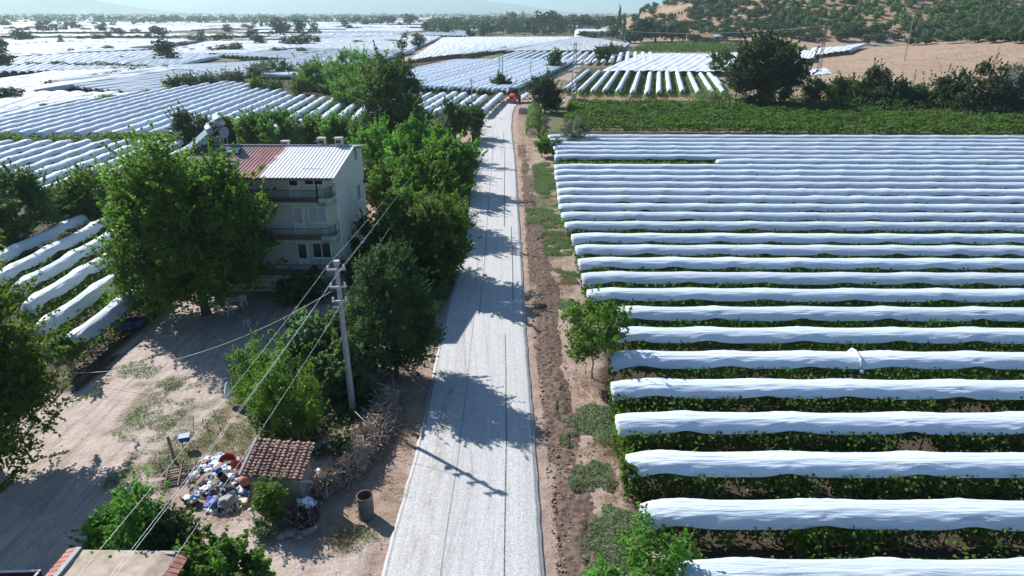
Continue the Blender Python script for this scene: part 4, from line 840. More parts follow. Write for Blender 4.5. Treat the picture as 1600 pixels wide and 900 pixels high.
t = thing('vine_end_post', (gx0, gy0, 0), 'leaning end post with bare prunings at the corner of the covered rows', 'post'); mb = MB(); mb.tube([(.1, .1, -.2), (0, 0, 2.0)], .08, 7); mb.build('post', CONC, t); mb = MB(); mb.tube([(.2, 0, 0), (.5, .1, .7), (1.1, .3, 1.3)], .03, 5); mb.build('stay', WOODP, t)
# ------------------------------------------------------------------ near trees and shrubs (foot pixel, top row, width in pixels)
tree(322, 490, 216, 258, L_WALNUT, 'very large walnut tree covering the front of the house', 'walnut_tree', 1, 90000, .26, .8, 460, .04, ratio=.5, trunk_r=.32, shell=.55,
     flat=1.3, pieces=[(0, .05, .46, .92, .80, .34), (-.12, 0, .64, .72, .7, .27), (-.05, 0, .84, .42, .5, .15), (-.35, .0, .34, .62, .55, .22), (.44, -.05, .40, .58, .5, .25), (.05, -.25, .30, .75, .42, .15), (.34, -.08, .66, .46, .46, .20), (-.66, -.1, .16, .34, .28, .12)])
tree(-10, 735, 432, 250, L_WALNUT, 'large shady walnut tree cut by the photo edge beside the dirt yard', 'walnut_tree', 2, 36000, .25, .8, 190, .12, ratio=.5, trunk_r=.28, pieces=[(0, 0, .55, .85, .85, .36), (.45, -.1, .40, .55, .5, .24), (.1, .2, .8, .6, .6, .18), (.3, -.3, .25, .5, .5, .18)])
tree(620, 590, 384, 164, L_CON, 'dense dark conifer beside the road next to the concrete pole', 'conifer_tree', 3, 46000, .19, .42, 300, .07, ratio=.35, flat=1.7, up=.2, trunk_r=.16, pieces=[(0, 0, .42, .86, .86, .34), (0, 0, .68, .66, .66, .26), (.05, 0, .86, .34, .34, .14), (-.4, -.1, .28, .5, .5, .2), (.4, 0, .32, .5, .5, .22)])
tree(688, 436, 288, 128, L_WALNUT, 'leafy yellowish-green tree hanging over the road edge', 'roadside_tree', 4, 20000, .24, .6, 100, .03, trunk_r=.14)
tree(640, 428, 292, 118, L_LIME, 'bushy green tree between the house wall and the road', 'roadside_tree', 5, 14000, .24, .55, 90, .02)
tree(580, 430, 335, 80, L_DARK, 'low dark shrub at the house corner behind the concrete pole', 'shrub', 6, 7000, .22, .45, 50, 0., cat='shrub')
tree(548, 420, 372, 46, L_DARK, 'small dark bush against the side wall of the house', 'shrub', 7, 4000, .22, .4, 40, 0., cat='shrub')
tree(470, 470, 428, 80, L_DARK, 'dark shrub added for the shade in front of the lowest balcony', 'shrub', 61, 6000, .2, .42, 50, 0., cat='shrub'); tree(568, 462, 396, 50, L_DARK, 'dark shrub hiding the foot of the right house wall', 'shrub', 62, 5000, .2, .42, 50, 0., cat='shrub')  # first shrub is added to fill the dark shade before the house
tree(655, 360, 232, 146, L_MULB, 'broad mulberry tree with drooping shoots mid-way along the road', 'roadside_tree', 8, 17000, .32, .75, 90, .03, flat=.6)
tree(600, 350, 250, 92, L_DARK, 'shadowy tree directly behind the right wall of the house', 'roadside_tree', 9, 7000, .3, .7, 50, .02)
tree(700, 305, 188, 104, L_LIME, 'bright green upright tree closest to the road edge', 'roadside_tree', 10, 14000, .34, .75, 80, .02, shape='tuft', up=.7)
tree(648, 296, 180, 126, L_LIME, 'bright green tree crown behind the mulberry tree', 'roadside_tree', 11, 15000, .34, .75, 90, .02, shape='tuft', up=.7)
tree(598, 280, 186, 96, L_LIME, 'light green tree just behind the house roof corner', 'roadside_tree', 12, 11000, .34, .75, 70, .02, shape='tuft', up=.7)
tree(712, 222, 156, 50, L_DARK, 'dark narrow tree beside the lamp pole', 'roadside_tree', 13, 7000, .34, .7, 60, .02); tree(742, 216, 160, 34, L_DARK, 'dark slim tree overhanging the bend of the road', 'roadside_tree', 14, 5000, .34, .6, 50, .02)
tree(612, 255, 88, 104, L_DARK, 'tall dark tree with dense crown beyond the house', 'tall_tree', 15, 20000, .42, 1.1, 120, .03, trunk_r=.3, pieces=[(0, 0, .5, .8, .7, .42), (-.25, 0, .3, .7, .6, .26), (.3, 0, .35, .6, .6, .28), (0, 0, .8, .5, .5, .2)])
tree(640, 238, 62, 66, L_CON, 'tall pointed conifer with thin tip beyond the house', 'conifer_tree', 16, 15000, .42, .75, 170, .05, 'cone', flat=.8, up=.1, ratio=.35, shoots=.1)
for k, (x, yb, yt, w, m, s) in enumerate([(398, 226, 172, 56, L_LIME, 'first'), (440, 232, 170, 66, L_MULB, 'second'), (488, 234, 176, 62, L_LIME, 'third'), (532, 238, 176, 62, L_LIME, 'fourth'), (568, 244, 182, 56, L_MULB, 'fifth'), (360, 222, 186, 36, L_LIME, 'lowest')]):
    tree(x, yb, yt, w, m, f'{s} bright green tree of the row behind the house roof', 'roof_side_tree', 20 + k, 8500, .36, .75, 60, .02, shape='tuft', group='green trees behind the house roof', up=.7)
tree(308, 235, 166, 54, L_DARK, 'round dark tree left of the solar heater', 'round_tree', 30, 9000, .34, .8, 70, .02)
tree(345, 225, 188, 26, L_DARK, 'small dark tree close behind the solar heater', 'round_tree', 31, 3000, .34, .6, 40, .02)
tree(40, 392, 268, 118, L_DARK, 'broad dark green tree at the photo edge between two covered blocks', 'garden_tree', 32, 17000, .28, .75, 100, .02); tree(118, 362, 282, 60, L_DARK, 'slender dark tree beside the broad one between two covered blocks', 'garden_tree', 33, 7000, .28, .6, 50, .02)
tree(150, 355, 262, 78, L_WALNUT, 'olive-green tree touching the large walnut between two covered blocks', 'garden_tree', 34, 10000, .28, .7, 70, .02); tree(15, 410, 352, 60, L_LIME, 'small light green bush below the broad dark tree', 'garden_bush', 35, 5000, .26, .45, 40, 0., cat='bush')
tree(462, 690, 545, 112, L_WALNUT, 'feathery green acacia bush in front of the brick shed', 'acacia_bush', 36, 13000, .15, .4, 110, .05, ratio=.4, cat='bush'); tree(415, 655, 535, 84, L_WALNUT, 'pale feathery bush at the edge of the dirt yard', 'acacia_bush', 37, 8000, .15, .38, 70, .02, ratio=.4, cat='bush')
tree(545, 620, 530, 92, L_FIG, 'broad-leaved fig bush at the foot of the concrete pole', 'fig_bush', 38, 5500, .30, .45, 60, 0., ratio=.8, cat='bush'); tree(490, 590, 492, 86, L_FIG, 'large-leaved fig bush further from the pole', 'fig_bush', 39, 5000, .30, .5, 55, 0., ratio=.8, cat='bush')
tree(388, 618, 566, 40, L_FIG, 'small fig shoot with pale leaves by the white wrapped stake', 'fig_bush', 40, 1500, .26, .32, 24, 0., ratio=.8, cat='bush'); tree(545, 570, 470, 70, L_DARK, 'dark undergrowth bush between the pole and the yard', 'shrub', 41, 5000, .2, .45, 50, 0., cat='shrub')
tree(672, 605, 560, 0, L_DARK, 'stump', 'skip', 1, 10, .1, wid=1.) if False else None
tree(236, 884, 770, 96, L_MULB, 'round green bush behind the earth-roofed outbuilding', 'pomegranate_bush', 42, 9000, .15, .34, 80, 0., cat='bush'); tree(178, 876, 806, 64, L_MULB, 'smaller green bush beside the outbuilding corner', 'pomegranate_bush', 43, 5000, .15, .3, 50, 0., cat='bush')
tree(288, 876, 796, 72, L_DARK, 'dark green bush below the rubbish heap', 'pomegranate_bush', 44, 5500, .15, .3, 50, 0., cat='bush')
tree(355, 930, 862, 120, L_MULB, 'bright mulberry shoots rising at the bottom edge', 'mulberry_bush', 45, 2600, .24, .34, 44, 0., ratio=.72, cat='bush'); tree(290, 935, 872, 70, L_MULB, 'low mulberry shoots beside the outbuilding tile edge', 'mulberry_bush', 46, 1300, .24, .34, 26, 0., ratio=.72, cat='bush'); tree(412, 915, 870, 40, L_MULB, 'small mulberry shoot at the track mouth by the bottom edge', 'mulberry_bush', 47, 500, .22, .28, 12, 0., ratio=.72, cat='bush')
tree(425, 822, 752, 44, L_WALNUT, 'climbing green bush against the shed front wall', 'climbing_bush', 48, 3600, .12, .26, 40, 0., cat='bush', base=(*G(427, 822), 0), depth=.6)
tree(412, 838, 812, 42, L_WEED, 'low grey-green weed clump at the shed foot', 'weed_clump', 49, 1400, .11, .2, 24, 0., cat='weeds')
tree(925, 592, 470, 104, L_WALNUT, 'young walnut tree with pale trunk at the end of a covered row', 'walnut_tree', 50, 6500, .22, .42, 62, .30, bark=BARKP, trunk_r=.075, ratio=.42, flat=.9, up=.3)
tree(1005, 960, 815, 130, L_MULB, 'bright sapling at the bottom edge before the closest white cover', 'sapling', 51, 4200, .19, .38, 48, .02, shape='tuft', ratio=.45, flat=.9)
tree(945, 960, 868, 66, L_MULB, 'smaller sapling beside the verge at the bottom edge', 'sapling', 52, 1500, .19, .34, 22, .02, ratio=.45); tree(1078, 925, 862, 46, L_MULB, 'thin leafy shoot touching the closest white cover', 'sapling', 53, 900, .19, .3, 16, .02, ratio=.45)
tree(980, 775, 722, 26, L_VINE, 'leafy vine end beside the third closest white cover', 'vine_bush', 54, 700, .17, .24, 14, .1, ratio=.8, cat='vine')
tree(897, 234, 186, 50, L_OLIVE, 'silvery olive tree standing among the far white covers', 'olive_tree', 55, 9000, .22, .55, 60, .06, ratio=.35)
tree(847, 245, 205, 30, L_WALNUT, 'yellowish shrub on the verge before the hedge', 'shrub', 56, 3500, .26, .5, 30, 0., cat='shrub'); tree(868, 242, 216, 20, L_DARK, 'dark little shrub close to the end of the far covers', 'shrub', 57, 1800, .26, .4, 20, 0., cat='shrub')
tree(851, 176, 121, 54, L_OAK, 'big round dark bush at the road bend behind the concrete trough', 'round_tree', 58, 10000, .4, .85, 70, 0., depth=1.)
tree(862, 168, 134, 30, L_DARK, 'dark bush leaning behind the big round bush at the bend', 'round_tree', 59, 3500, .4, .7, 30, 0.)
tree(784, 142, 117, 32, L_DARK, 'bushy dark tree at the foot of the twin-legged pole', 'round_tree', 60, 5000, .42, .7, 40, 0.); tree(773, 160, 148, 10, L_OLIVE, 'small pale bush between the pole bush and the machine', 'shrub', 61, 600, .35, .4, 10, 0., cat='shrub')
tree(866, 111, 78, 24, L_DARK, 'upright dark tree beside the road beyond the bend', 'round_tree', 62, 4500, .55, .9, 40, 0.); tree(939, 99, 69, 26, L_OAK, 'round dark tree beside the road at the parked cars', 'round_tree', 63, 4500, .6, 1., 40, 0.); tree(953, 93, 71, 22, L_DARK, 'second round tree leaning by the parked cars', 'round_tree', 64, 3500, .6, 1., 36, 0.); tree(966, 88, 72, 18, L_OLIVE, 'pale bushy tree behind the blue car', 'round_tree', 65, 2200, .6, 1., 24, 0.)
# weeds and dry grass on the verges
def patch(polys, dens, leaf, m, label, name, hmax=.35, seed=0, ratio=.3, cat='grass', thr=.45, fs=.8, soft=0.):
    rng = np.random.default_rng(seed + 300); Cs = []
    for q in polys:
        q = gp(q); a = np.array(q); ar = (a[:, 0].max() - a[:, 0].min()) * (a[:, 1].max() - a[:, 1].min()); n = int(ar * dens); x = rng.uniform(a[:, 0].min(), a[:, 0].max(), n); y = rng.uniform(a[:, 1].min(), a[:, 1].max(), n)
        f = noise(x * fs, y * fs, seed) * .65 + noise(x * fs * 3, y * fs * 3, seed + 1) * .35; ct = a.mean(0); rd = np.hypot((x - ct[0]) / (np.ptp(a[:, 0]) * .5 + .01), (y - ct[1]) / (np.ptp(a[:, 1]) * .5 + .01)); f = f - soft * np.clip(rd - .45, 0, 2) ** 1.5; k = (inpoly(x, y, q) if soft < .05 else rd < 1.5) & (f > thr); x, y, f = x[k], y[k], f[k]
        Cs.append(np.stack([x, y, .03 + hmax * rng.random(len(x)) ** 1.3 * np.clip((f - thr) * 5, .15, 1)], -1))
    C = np.vstack(Cs); n = len(C); Nn = rng.normal(size=(n, 3)) * .7 + [0, 0, .8]
    return tag(link(name, leafmesh(name, C, Nn, np.full(n, leaf), rng.random(n) * .6 + .4 * noise(C[:, 0], C[:, 1], seed), m, rng, ratio)), label, cat, None, 'stuff')
# trees of the dry mound and the valley foot
def ptree(px, py, pyt, w, m, label, kind, seed, nl, leaf, cl, n, low=0., **kw):
    b = P(px, py)
    if b is None: return None
    lo, hi = 0., 40.
    for _ in range(30):
        q = (lo + hi) / 2
        if PXY(b[0], b[1], b[2] + q)[1] > pyt: lo = q
        else: hi = q
    return tree(px, py, pyt, w, m, label, kind, seed, nl, leaf, cl, n, low, base=b, hgt=max(lo, .8), **kw)
ptree(1188, 168, 55, 122, L_OAK, 'very large dark oak tree beside the green vineyard', 'oak_tree', 70, 42000, .55, 1.35, 170, .1, trunk_r=.5, pieces=[(0, 0, .62, .82, .8, .34), (-.4, 0, .52, .5, .5, .26), (.5, 0, .5, .5, .5, .22), (.1, 0, .84, .5, .5, .15), (-.1, -.1, .2, .7, .6, .2)])
ptree(1122, 118, 76, 34, L_DARK, 'smaller tree standing left of the large oak', 'oak_tree', 71, 6000, .5, .9, 50, .03); ptree(1150, 150, 96, 40, L_OAK, 'low oak limb tree merging into the large oak', 'oak_tree', 72, 5000, .5, .9, 40, .1)
ptree(1267, 166, 118, 38, L_OAK, 'conical dark bush at the right of the large oak', 'dark_tree', 73, 5000, .42, .8, 44); ptree(1105, 163, 140, 70, L_WEED, 'tall greyish reed clump before the short rows', 'reed_clump', 74, 5000, .5, .9, 50, shape='tuft', ratio=.15, cat='reeds')
for k, (x, yb, yt, w, m, s) in enumerate([(1308, 166, 122, 34, L_DARK, 'pale-stemmed tree first in the row below the dry mound'), (1350, 170, 107, 62, L_OAK, 'broad dark tree second in the row below the dry mound'), (1392, 172, 124, 34, L_OAK, 'lower dark tree next to the broad one below the dry mound'), (1430, 172, 132, 30, L_DARK, 'small bush-like tree in the gap of the mound row'), (1470, 176, 121, 40, L_OAK, 'dark tree at the gap edge below the dry mound'), (1518, 180, 92, 78, L_OAK, 'largest dark tree of the row below the dry mound'), (1562, 182, 100, 50, L_OLIVE, 'greyish tree beside the largest one below the dry mound'), (1594, 182, 102, 50, L_OAK, 'dark tree at the photo edge below the dry mound'), (1640, 184, 96, 60, L_OAK, 'dark tree just outside the row end below the mound')]):
    ptree(x, yb, yt, w * 1.2, m, s, 'mound_tree', 80 + k, 8000 if w > 50 else 7000, .5, 1.0, 60, 0.)
patch([[(1285, 178), (1300, 158), (1640, 168), (1660, 186), (1440, 182)]], 10, .6, L_OAK, 'dark undergrowth below the trees of the dry mound', 'undergrowth', 3.2, 12, .6, 'undergrowth', .33, .25)
patch([[(1220, 170), (1235, 160), (1300, 160), (1300, 172)], [(1100, 168), (1160, 160), (1240, 166), (1240, 172)]], 10, .5, L_OAK, 'low dark growth at the foot of the large oak', 'undergrowth', 2., 13, .6, 'undergrowth', .33, .25)
# hedge of vines beside the bend, green strips, long hedges of the plain: leaf walls along a line
def hedge(pts, w, h, label, name='hedge', m=L_VINE, n=4000, leaf=.4, seed=0, cat='hedge', kind=None, px=True):
    pp = np.array([G(*q) if px else q for q in pts]); sg = np.linalg.norm(np.diff(pp, axis=0), axis=1); cs = np.concatenate([[0], np.cumsum(sg)]); rng = np.random.default_rng(seed + 9)
    s = rng.uniform(0, cs[-1], n); x = np.interp(s, cs, pp[:, 0]); y = np.interp(s, cs, pp[:, 1]); i = np.clip(np.searchsorted(cs, s) - 1, 0, len(sg) - 1); d = np.diff(pp, axis=0)[i] / sg[i][:, None]
    g = .55 + .75 * noise(s * 1.2 / w, s * 0, seed); a = rng.uniform(0, PI, n); rr = .75 + .3 * rng.random(n); o = np.cos(a) * w / 2 * rr * (.7 + .4 * g); z = np.sin(a) ** .6 * h * rr * g
    C = np.stack([x - d[:, 1] * o, y + d[:, 0] * o, z + H(x, y) + .1], -1); c0 = C[0].copy(); c0[2] = 0; Nn = np.stack([-d[:, 1] * np.cos(a), d[:, 0] * np.cos(a), np.sin(a) + .2], -1) + rng.normal(size=(n, 3)) * .5
    o = link(name, leafmesh(name, C - c0, Nn, np.full(n, leaf), .5 * g / 1.3 + .5 * rng.random(n), m, rng, .7)); o.location = c0
    return tag(o, label, cat, None, kind)
hedge([(836, 178), (832, 214)], 2.6, 2.3, 'bright green clipped vine hedge beside the concrete trough', m=L_CROP, n=6000, leaf=.28, seed=1)
hedge([(-125, 110.6), (-85, 110.4), (-48, 110.2)], 4.0, 1.9, 'green vine strip dividing the two long covered blocks', m=L_VINE, n=9000, leaf=.42, seed=2, px=False)
hedge([(-60, 206), (30, 194), (110, 174), (180, 162), (265, 146)], 6, 2.1, 'low green vine strip along the edge of the long covered field', m=L_VINE, n=7000, leaf=.5, seed=3)
for k, (x, yb, yt, w, m) in enumerate([(276, 143, 122, 30, L_DARK), (300, 141, 116, 28, L_OLIVE), (322, 138, 118, 24, L_DARK), (342, 136, 113, 30, L_OLIVE), (368, 132, 112, 30, L_DARK), (412, 122, 93, 38, L_DARK), (437, 120, 94, 28, L_DARK), (400, 126, 106, 20, L_OLIVE), (460, 120, 103, 26, L_OLIVE), (485, 122, 104, 26, L_OLIVE), (404, 148, 124, 22, L_LIME), (430, 149, 132, 34, L_DARK), (470, 148, 122, 36, L_WALNUT), (492, 142, 128, 40, L_VINE), (520, 146, 134, 40, L_VINE)]):
    tree(x, yb, yt, w, m, ['dark bush at the start of the long field hedge', 'grey-green bush second in the long field hedge', 'third bush of the long field hedge, dark', 'taller grey tree in the middle of the long field hedge', 'rounded dark bush at the end of the long field hedge', 'big dome-shaped dark tree between ribbed fields', 'second dome-shaped dark tree touching the big dome', 'grey bush under the dome-shaped dark trees', 'grey bush right after the dome-shaped trees', 'grey bush close to the dense tree clump', 'pointed bright bush at the end of the striped rows', 'flat dark shrub behind the pointed bright bush', 'mid-green tree before the dense tree clump', 'low leafy vine mass before the dense tree clump', 'low leafy vine mass under the dense tree clump'][k], 'field_hedge_tree', 110 + k, 2600, .5, .9, 30, 0.)
for k, (x, yb, yt, w, m, s) in enumerate([(500, 140, 98, 70, L_WALNUT, 'left end of the dense tree clump, yellowish green'), (548, 146, 78, 96, L_LIME, 'highest broad tree of the dense clump in mid plain'), (590, 155, 92, 76, L_WALNUT, 'tree of the dense clump beside the pale pole'), (560, 172, 120, 90, L_LIME, 'lower front tree of the dense clump')]):
    tree(x, yb, yt, w, m, s, 'clump_tree', 130 + k, 12000, .5, 1.2, 90, 0.)
# bare green vineyard without covers: one leafy mass of low rows
rng = np.random.default_rng(77); quad = [G(878, 205), G(1720, 216), G(1760, 186), G(1440, 180), G(1300, 167), G(890, 164)]
n = 90000; qx = np.array(quad); x = rng.uniform(qx[:, 0].min(), qx[:, 0].max(), n); y = rng.uniform(qx[:, 1].min(), qx[:, 1].max(), n); k = inpoly(x, y, quad); x, y = x[k], y[k]; n = len(x)
rowp = np.cos(2 * PI * y / 3.3 + .8 * noise(x * .2, y * .1, 5)); g = fbm(x * .35, y * .35, 61, 3); z = 1.0 + .5 * rowp + 2.0 * (g - .45) + rng.uniform(-.3, .15, n)
C = np.stack([x, y, np.maximum(z, .1)], -1); Nn = np.stack([rng.normal(size=n) * .5, -.9 * np.sin(2 * PI * y / 3.3) + rng.normal(size=n) * .5, np.full(n, .8)], -1)
tag(link('vineyard_foliage', leafmesh('vineyard_foliage', C, Nn, np.full(n, .46), .6 * noise(x * .8, y * .8, 63) + .4 * rng.random(n), L_CROP, rng, .8)), 'uncovered green vineyard beyond the wide covered field', 'vineyard', None, 'stuff')
rng = np.random.default_rng(78); quad = [G(985, 82), G(1262, 84), G(1240, 73), G(1010, 72)]; qx = np.array(quad); n = 26000; x = rng.uniform(qx[:, 0].min(), qx[:, 0].max(), n); y = rng.uniform(qx[:, 1].min(), qx[:, 1].max(), n); k = inpoly(x, y, quad); x, y = x[k], y[k]; n = len(x)
C = np.stack([x, y, rng.uniform(.2, 2.6, n) * (.6 + .7 * noise(x * .3, y * .3, 3)) + H(x, y)], -1); tag(link('maize_foliage', leafmesh('maize_foliage', C, rng.normal(size=(n, 3)) + [0, 0, .6], np.full(n, 1.0), .6 * noise(x * .2, y * .2, 64) + .4 * rng.random(n), L_CROP, rng, .5)), 'bright green crop strip behind the wide white sheet', 'crop', None, 'stuff')
patch([[(868, 640), (925, 625), (962, 660), (955, 700), (900, 700)], [(885, 730), (950, 715), (945, 765), (890, 770)], [(905, 790), (975, 770), (1005, 860), (990, 940), (915, 930)], [(875, 470), (905, 470), (905, 500), (872, 505)], [(870, 420), (900, 425), (902, 445), (868, 445)], [(820, 330), (872, 320), (884, 350), (830, 358)], [(830, 255), (865, 258), (866, 300), (838, 310)], [(845, 365), (890, 360), (896, 400), (850, 400)]], 430, .13, L_WEED, 'grey-green creeping weeds on the bare verge', 'weeds', .30, 1, .4, 'weeds', .30, soft=.45)
patch([[(875, 590), (955, 590), (950, 640), (880, 640)], [(930, 690), (985, 680), (995, 800), (940, 790)], [(850, 430), (925, 430), (950, 560), (870, 560)], [(830, 260), (875, 250), (890, 420), (840, 430)]], 45, .16, L_DRY, 'straw-coloured dry grass along the verge', 'dry_grass', .35, 2, .12, thr=.52)
patch([[(520, 830), (590, 820), (600, 850), (540, 870), (500, 850)], [(560, 640), (640, 610), (640, 690), (600, 760), (640, 780), (560, 700)], [(440, 820), (520, 815), (560, 860), (450, 855)], [(600, 700), (650, 650), (630, 780), (590, 790)], [(330, 790), (400, 800), (410, 845), (310, 820)]], 150, .17, L_DRY, 'tall dry grass between the woodpile and the road', 'dry_grass', .5, 3, .10, thr=.38)
patch([[(262, 690), (300, 660), (372, 650), (400, 690), (390, 730), (280, 735)], [(235, 615), (285, 600), (285, 650), (250, 690), (200, 680)], [(205, 705), (250, 712), (262, 770), (215, 760)], [(520, 838), (575, 825), (590, 845), (545, 862)], [(255, 590), (280, 590), (280, 610), (258, 610)], [(190, 570), (245, 565), (240, 590), (190, 592)]], 320, .12, L_GRASS, 'green grass tufts at the edge of the dirt yard', 'grass', .22, 4, .22, thr=.36, fs=1.6, soft=.3)
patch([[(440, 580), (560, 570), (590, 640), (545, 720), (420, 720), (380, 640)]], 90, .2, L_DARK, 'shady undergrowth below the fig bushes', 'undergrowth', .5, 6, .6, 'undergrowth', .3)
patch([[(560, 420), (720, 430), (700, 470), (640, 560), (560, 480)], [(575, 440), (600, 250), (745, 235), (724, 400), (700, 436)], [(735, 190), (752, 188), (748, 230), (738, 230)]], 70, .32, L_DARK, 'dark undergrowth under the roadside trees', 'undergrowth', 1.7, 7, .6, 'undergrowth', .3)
patch([[(735, 200), (765, 172), (815, 138), (905, 94), (900, 90), (800, 135), (750, 170), (738, 190)], [(808, 180), (830, 172), (832, 240), (812, 290)], [(880, 165), (1330, 160), (1320, 150), (1130, 148), (900, 150)]], 14, .38, L_DRY, 'dry grass on the road banks beyond the bend', 'dry_grass', .6, 8, .2, thr=.4)
patch([[(825, 640), (960, 640), (1000, 900), (860, 900)], [(822, 440), (905, 440), (945, 640), (828, 640)], [(812, 290), (880, 290), (900, 440), (820, 440)]], 60, .09, L_DRY, 'fine dead grass bits on the bare verge', 'dry_grass', .10, 14, .16, thr=.30)
patch([[(895, 585), (955, 585), (952, 620), (900, 622)], [(920, 690), (990, 690), (985, 735), (915, 730)], [(935, 745), (985, 745), (990, 800), (940, 795)], [(850, 430), (890, 430), (885, 465), (850, 460)], [(870, 355), (895, 355), (895, 385), (868, 385)]], 260, .14, leafmat('dead_weed', (.08, .045, .022), (.16, .09, .045), .3, tcol=(1.2, 1.1, .8)), 'rust-brown dead weeds at the ends of the covered rows', 'dead_weeds', .42, 15, .12, 'weeds', .3, soft=.4)
patch([[(1000, 700), (1700, 690), (1900, 930), (1060, 930)]], 16, .13, L_GRASS, 'green weeds growing between the closest covered rows', 'weeds', .25, 9, .4, 'weeds', .5)
rng = np.random.default_rng(9); mb = MB()
for i in range(700):
    px, py = rng.uniform(60, 620), rng.uniform(560, 899); x, y = G(px, py)
    if inpoly(np.array([x]), np.array([y]), YARD1)[0] or inpoly(np.array([x]), np.array([y]), YARD2)[0] or px > 420: r = .012 + .05 * rng.random() ** 4; mb.blob((x, y, r * .3), (r, r * .8, r * .6), i, 1, .3)
tag(mb.build('gravel', CLAYB, None), 'small stones scattered over the dirt yard', 'stones', None, 'stuff')
for s_, nm in ((0, 'clod'),):
    rng = np.random.default_rng(8); mb = MB()
    for i in range(4200):
        y = 16 + 60 * rng.random() ** 1.5; x = float(road_x(y, RRd)) + .5 + abs(rng.normal()) * 1.1; r = .015 + .075 * rng.random() ** 4; mb.blob((x, y, r * .4 + .05 * rng.random()), (r, r * .9, r * .7), i, 1, .4)
    tag(mb.build('rubble', CLOD, None), 'loose soil clods thrown up beside the road', 'soil clods', None, 'stuff')
tree(112, 582, 528, 50, L_VINE, 'single bushy grapevine at the open end of the covered rows', 'grapevine', 63, 1500, .2, .4, 22, .45, ratio=.8, cat='vine', trunk_r=.06)
# ------------------------------------------------------------------ rubbish heap beside the shed
rng = np.random.default_rng(12); rr = random.Random(12)
HEAP = gp([(296, 740), (330, 712), (380, 716), (396, 770), (398, 800), (340, 806), (290, 790)]); hq = np.array(HEAP); hc = hq.mean(0)
def heapz(x, y): d = math.hypot((x - hc[0]) / 2.1, (y - hc[1]) / 1.7); return .75 * max(0, 1 - d * d)
mb = MB(); mb.blob((hc[0] + .1, hc[1], -.12), (1.45, 1.15, .6), 3, 3, .3); tag(mb.build('rubbish_heap', simple('mixed_rubbish', (.20, .175, .155), .9, var=.6, scale=9, bmp=1.), None, True), 'heap of mixed household rubbish beside the brick shed', 'rubbish heap', None, 'stuff')
def heap_item(name, build, mat, label, cat, group=None, xy=None, smooth=False, dz=.0):
    if xy is None:
        while True:
            x, y = rng.uniform(hq[:, 0].min(), hq[:, 0].max()), rng.uniform(hq[:, 1].min(), hq[:, 1].max())
            if inpoly(np.array([x]), np.array([y]), HEAP)[0]: break
    else: x, y = G(xy[0], xy[1], heapz(*G(*xy)) * .9)
    mb = MB(); build(mb); o = mb.build(name, mat, None, smooth); o.location = (x, y, heapz(x, y) * .9 + dz); o.rotation_euler = (rr.uniform(-.5, .5), rr.uniform(-.5, .5), rr.uniform(0, 6)); return tag(o, label, cat, group)
def bagf(i, s): return lambda mb: mb.blob((0, 0, s * .4), (s, s * rr.uniform(.6, 1), s * rr.uniform(.35, .6)), i, 2, .85)
for i in range(48): heap_item('plastic_bag', bagf(i, rr.uniform(.13, .26)), BAGW, 'crumpled whitish plastic bag in the rubbish heap', 'bag', 'white bags in the rubbish heap')
for i in range(30): heap_item('plastic_bag', bagf(i + 40, rr.uniform(.10, .22)), BAGB, 'crumpled pale blue plastic bag in the rubbish heap', 'bag', 'pale blue bags in the rubbish heap')
for i in range(20): heap_item('cardboard_piece', lambda mb: mb.box((0, 0, .1), (rr.uniform(.2, .5), rr.uniform(.15, .35), .05)), CARDB, 'brown cardboard piece in the rubbish heap', 'cardboard', 'cardboard pieces in the rubbish heap', smooth=False)
for i in range(26): heap_item('plastic_bottle', lambda mb: mb.lathe([(.0, 0), (.055, .01), (.055, .2), (.02, .26), (.02, .3), (0, .3)], n=8), WHITEP, 'small white plastic bottle in the rubbish heap', 'bottle', 'bottles in the rubbish heap')
for i in range(12): heap_item('dark_rag', bagf(i + 70, rr.uniform(.12, .24)), BLACKC, 'dark rag lying in the rubbish heap', 'rag', 'dark rags in the rubbish heap')
for i in range(6): heap_item('pink_rag', bagf(i + 90, rr.uniform(.10, .18)), PINKC, 'pinkish rag lying in the rubbish heap', 'rag', 'pinkish rags in the rubbish heap')
def tub(r, h): return lambda mb: mb.lathe([(0, .02), (r * .8, 0), (r, h), (r * 1.06, h), (r * .94, h - .01), (r * .75, .03), (0, .03)], n=18)
heap_item('red_tub', tub(.40, .3), RED, 'big red plastic tub at the back of the rubbish heap', 'tub', None, (357, 728), dz=.05); heap_item('orange_basin', tub(.25, .22), simple('orange_red_plastic', (.5, .12, .06), .5), 'orange-red basin beside the red tub', 'basin', None, (370, 736), dz=.05)
heap_item('terracotta_ball', lambda mb: mb.blob((0, 0, .22), (.27, .27, .26), 3, 3, .05), simple('faded_red_ball', (.42, .16, .12), .7, var=.25), 'faded red round container leaning on the shed corner', 'container', None, (379, 756), dz=.1)
heap_item('blue_drum', lambda mb: mb.lathe([(0, 0), (.2, 0), (.21, .25), (.2, .5), (.1, .54), (0, .54)], n=16), BLUE, 'blue plastic drum at the front of the rubbish heap', 'drum', None, (336, 790)); heap_item('blue_sheet', bagf(201, .3), simple('violet_blue_film', (.10, .10, .42), .45, bmp=.6), 'crumpled violet-blue film in the rubbish heap', 'film', None, (330, 778))
heap_item('blue_bucket', tub(.17, .24), BLUE, 'blue bucket by the shed wall in the rubbish heap', 'bucket', None, (382, 767)); heap_item('blue_canister', lambda mb: mb.box((0, 0, .15), (.3, .2, .3)), BLUE, 'blue canister under the dark pipe in the rubbish heap', 'canister', None, (344, 744))
heap_item('green_bowl', tub(.2, .14), GREENPL, 'green plastic bowl at the far side of the rubbish heap', 'bowl', None, (309, 740), dz=.08); heap_item('teal_bag', bagf(202, .22), simple('teal_film', (.04, .30, .26), .5), 'teal green bag at the edge of the rubbish heap', 'bag', None, (300, 741))
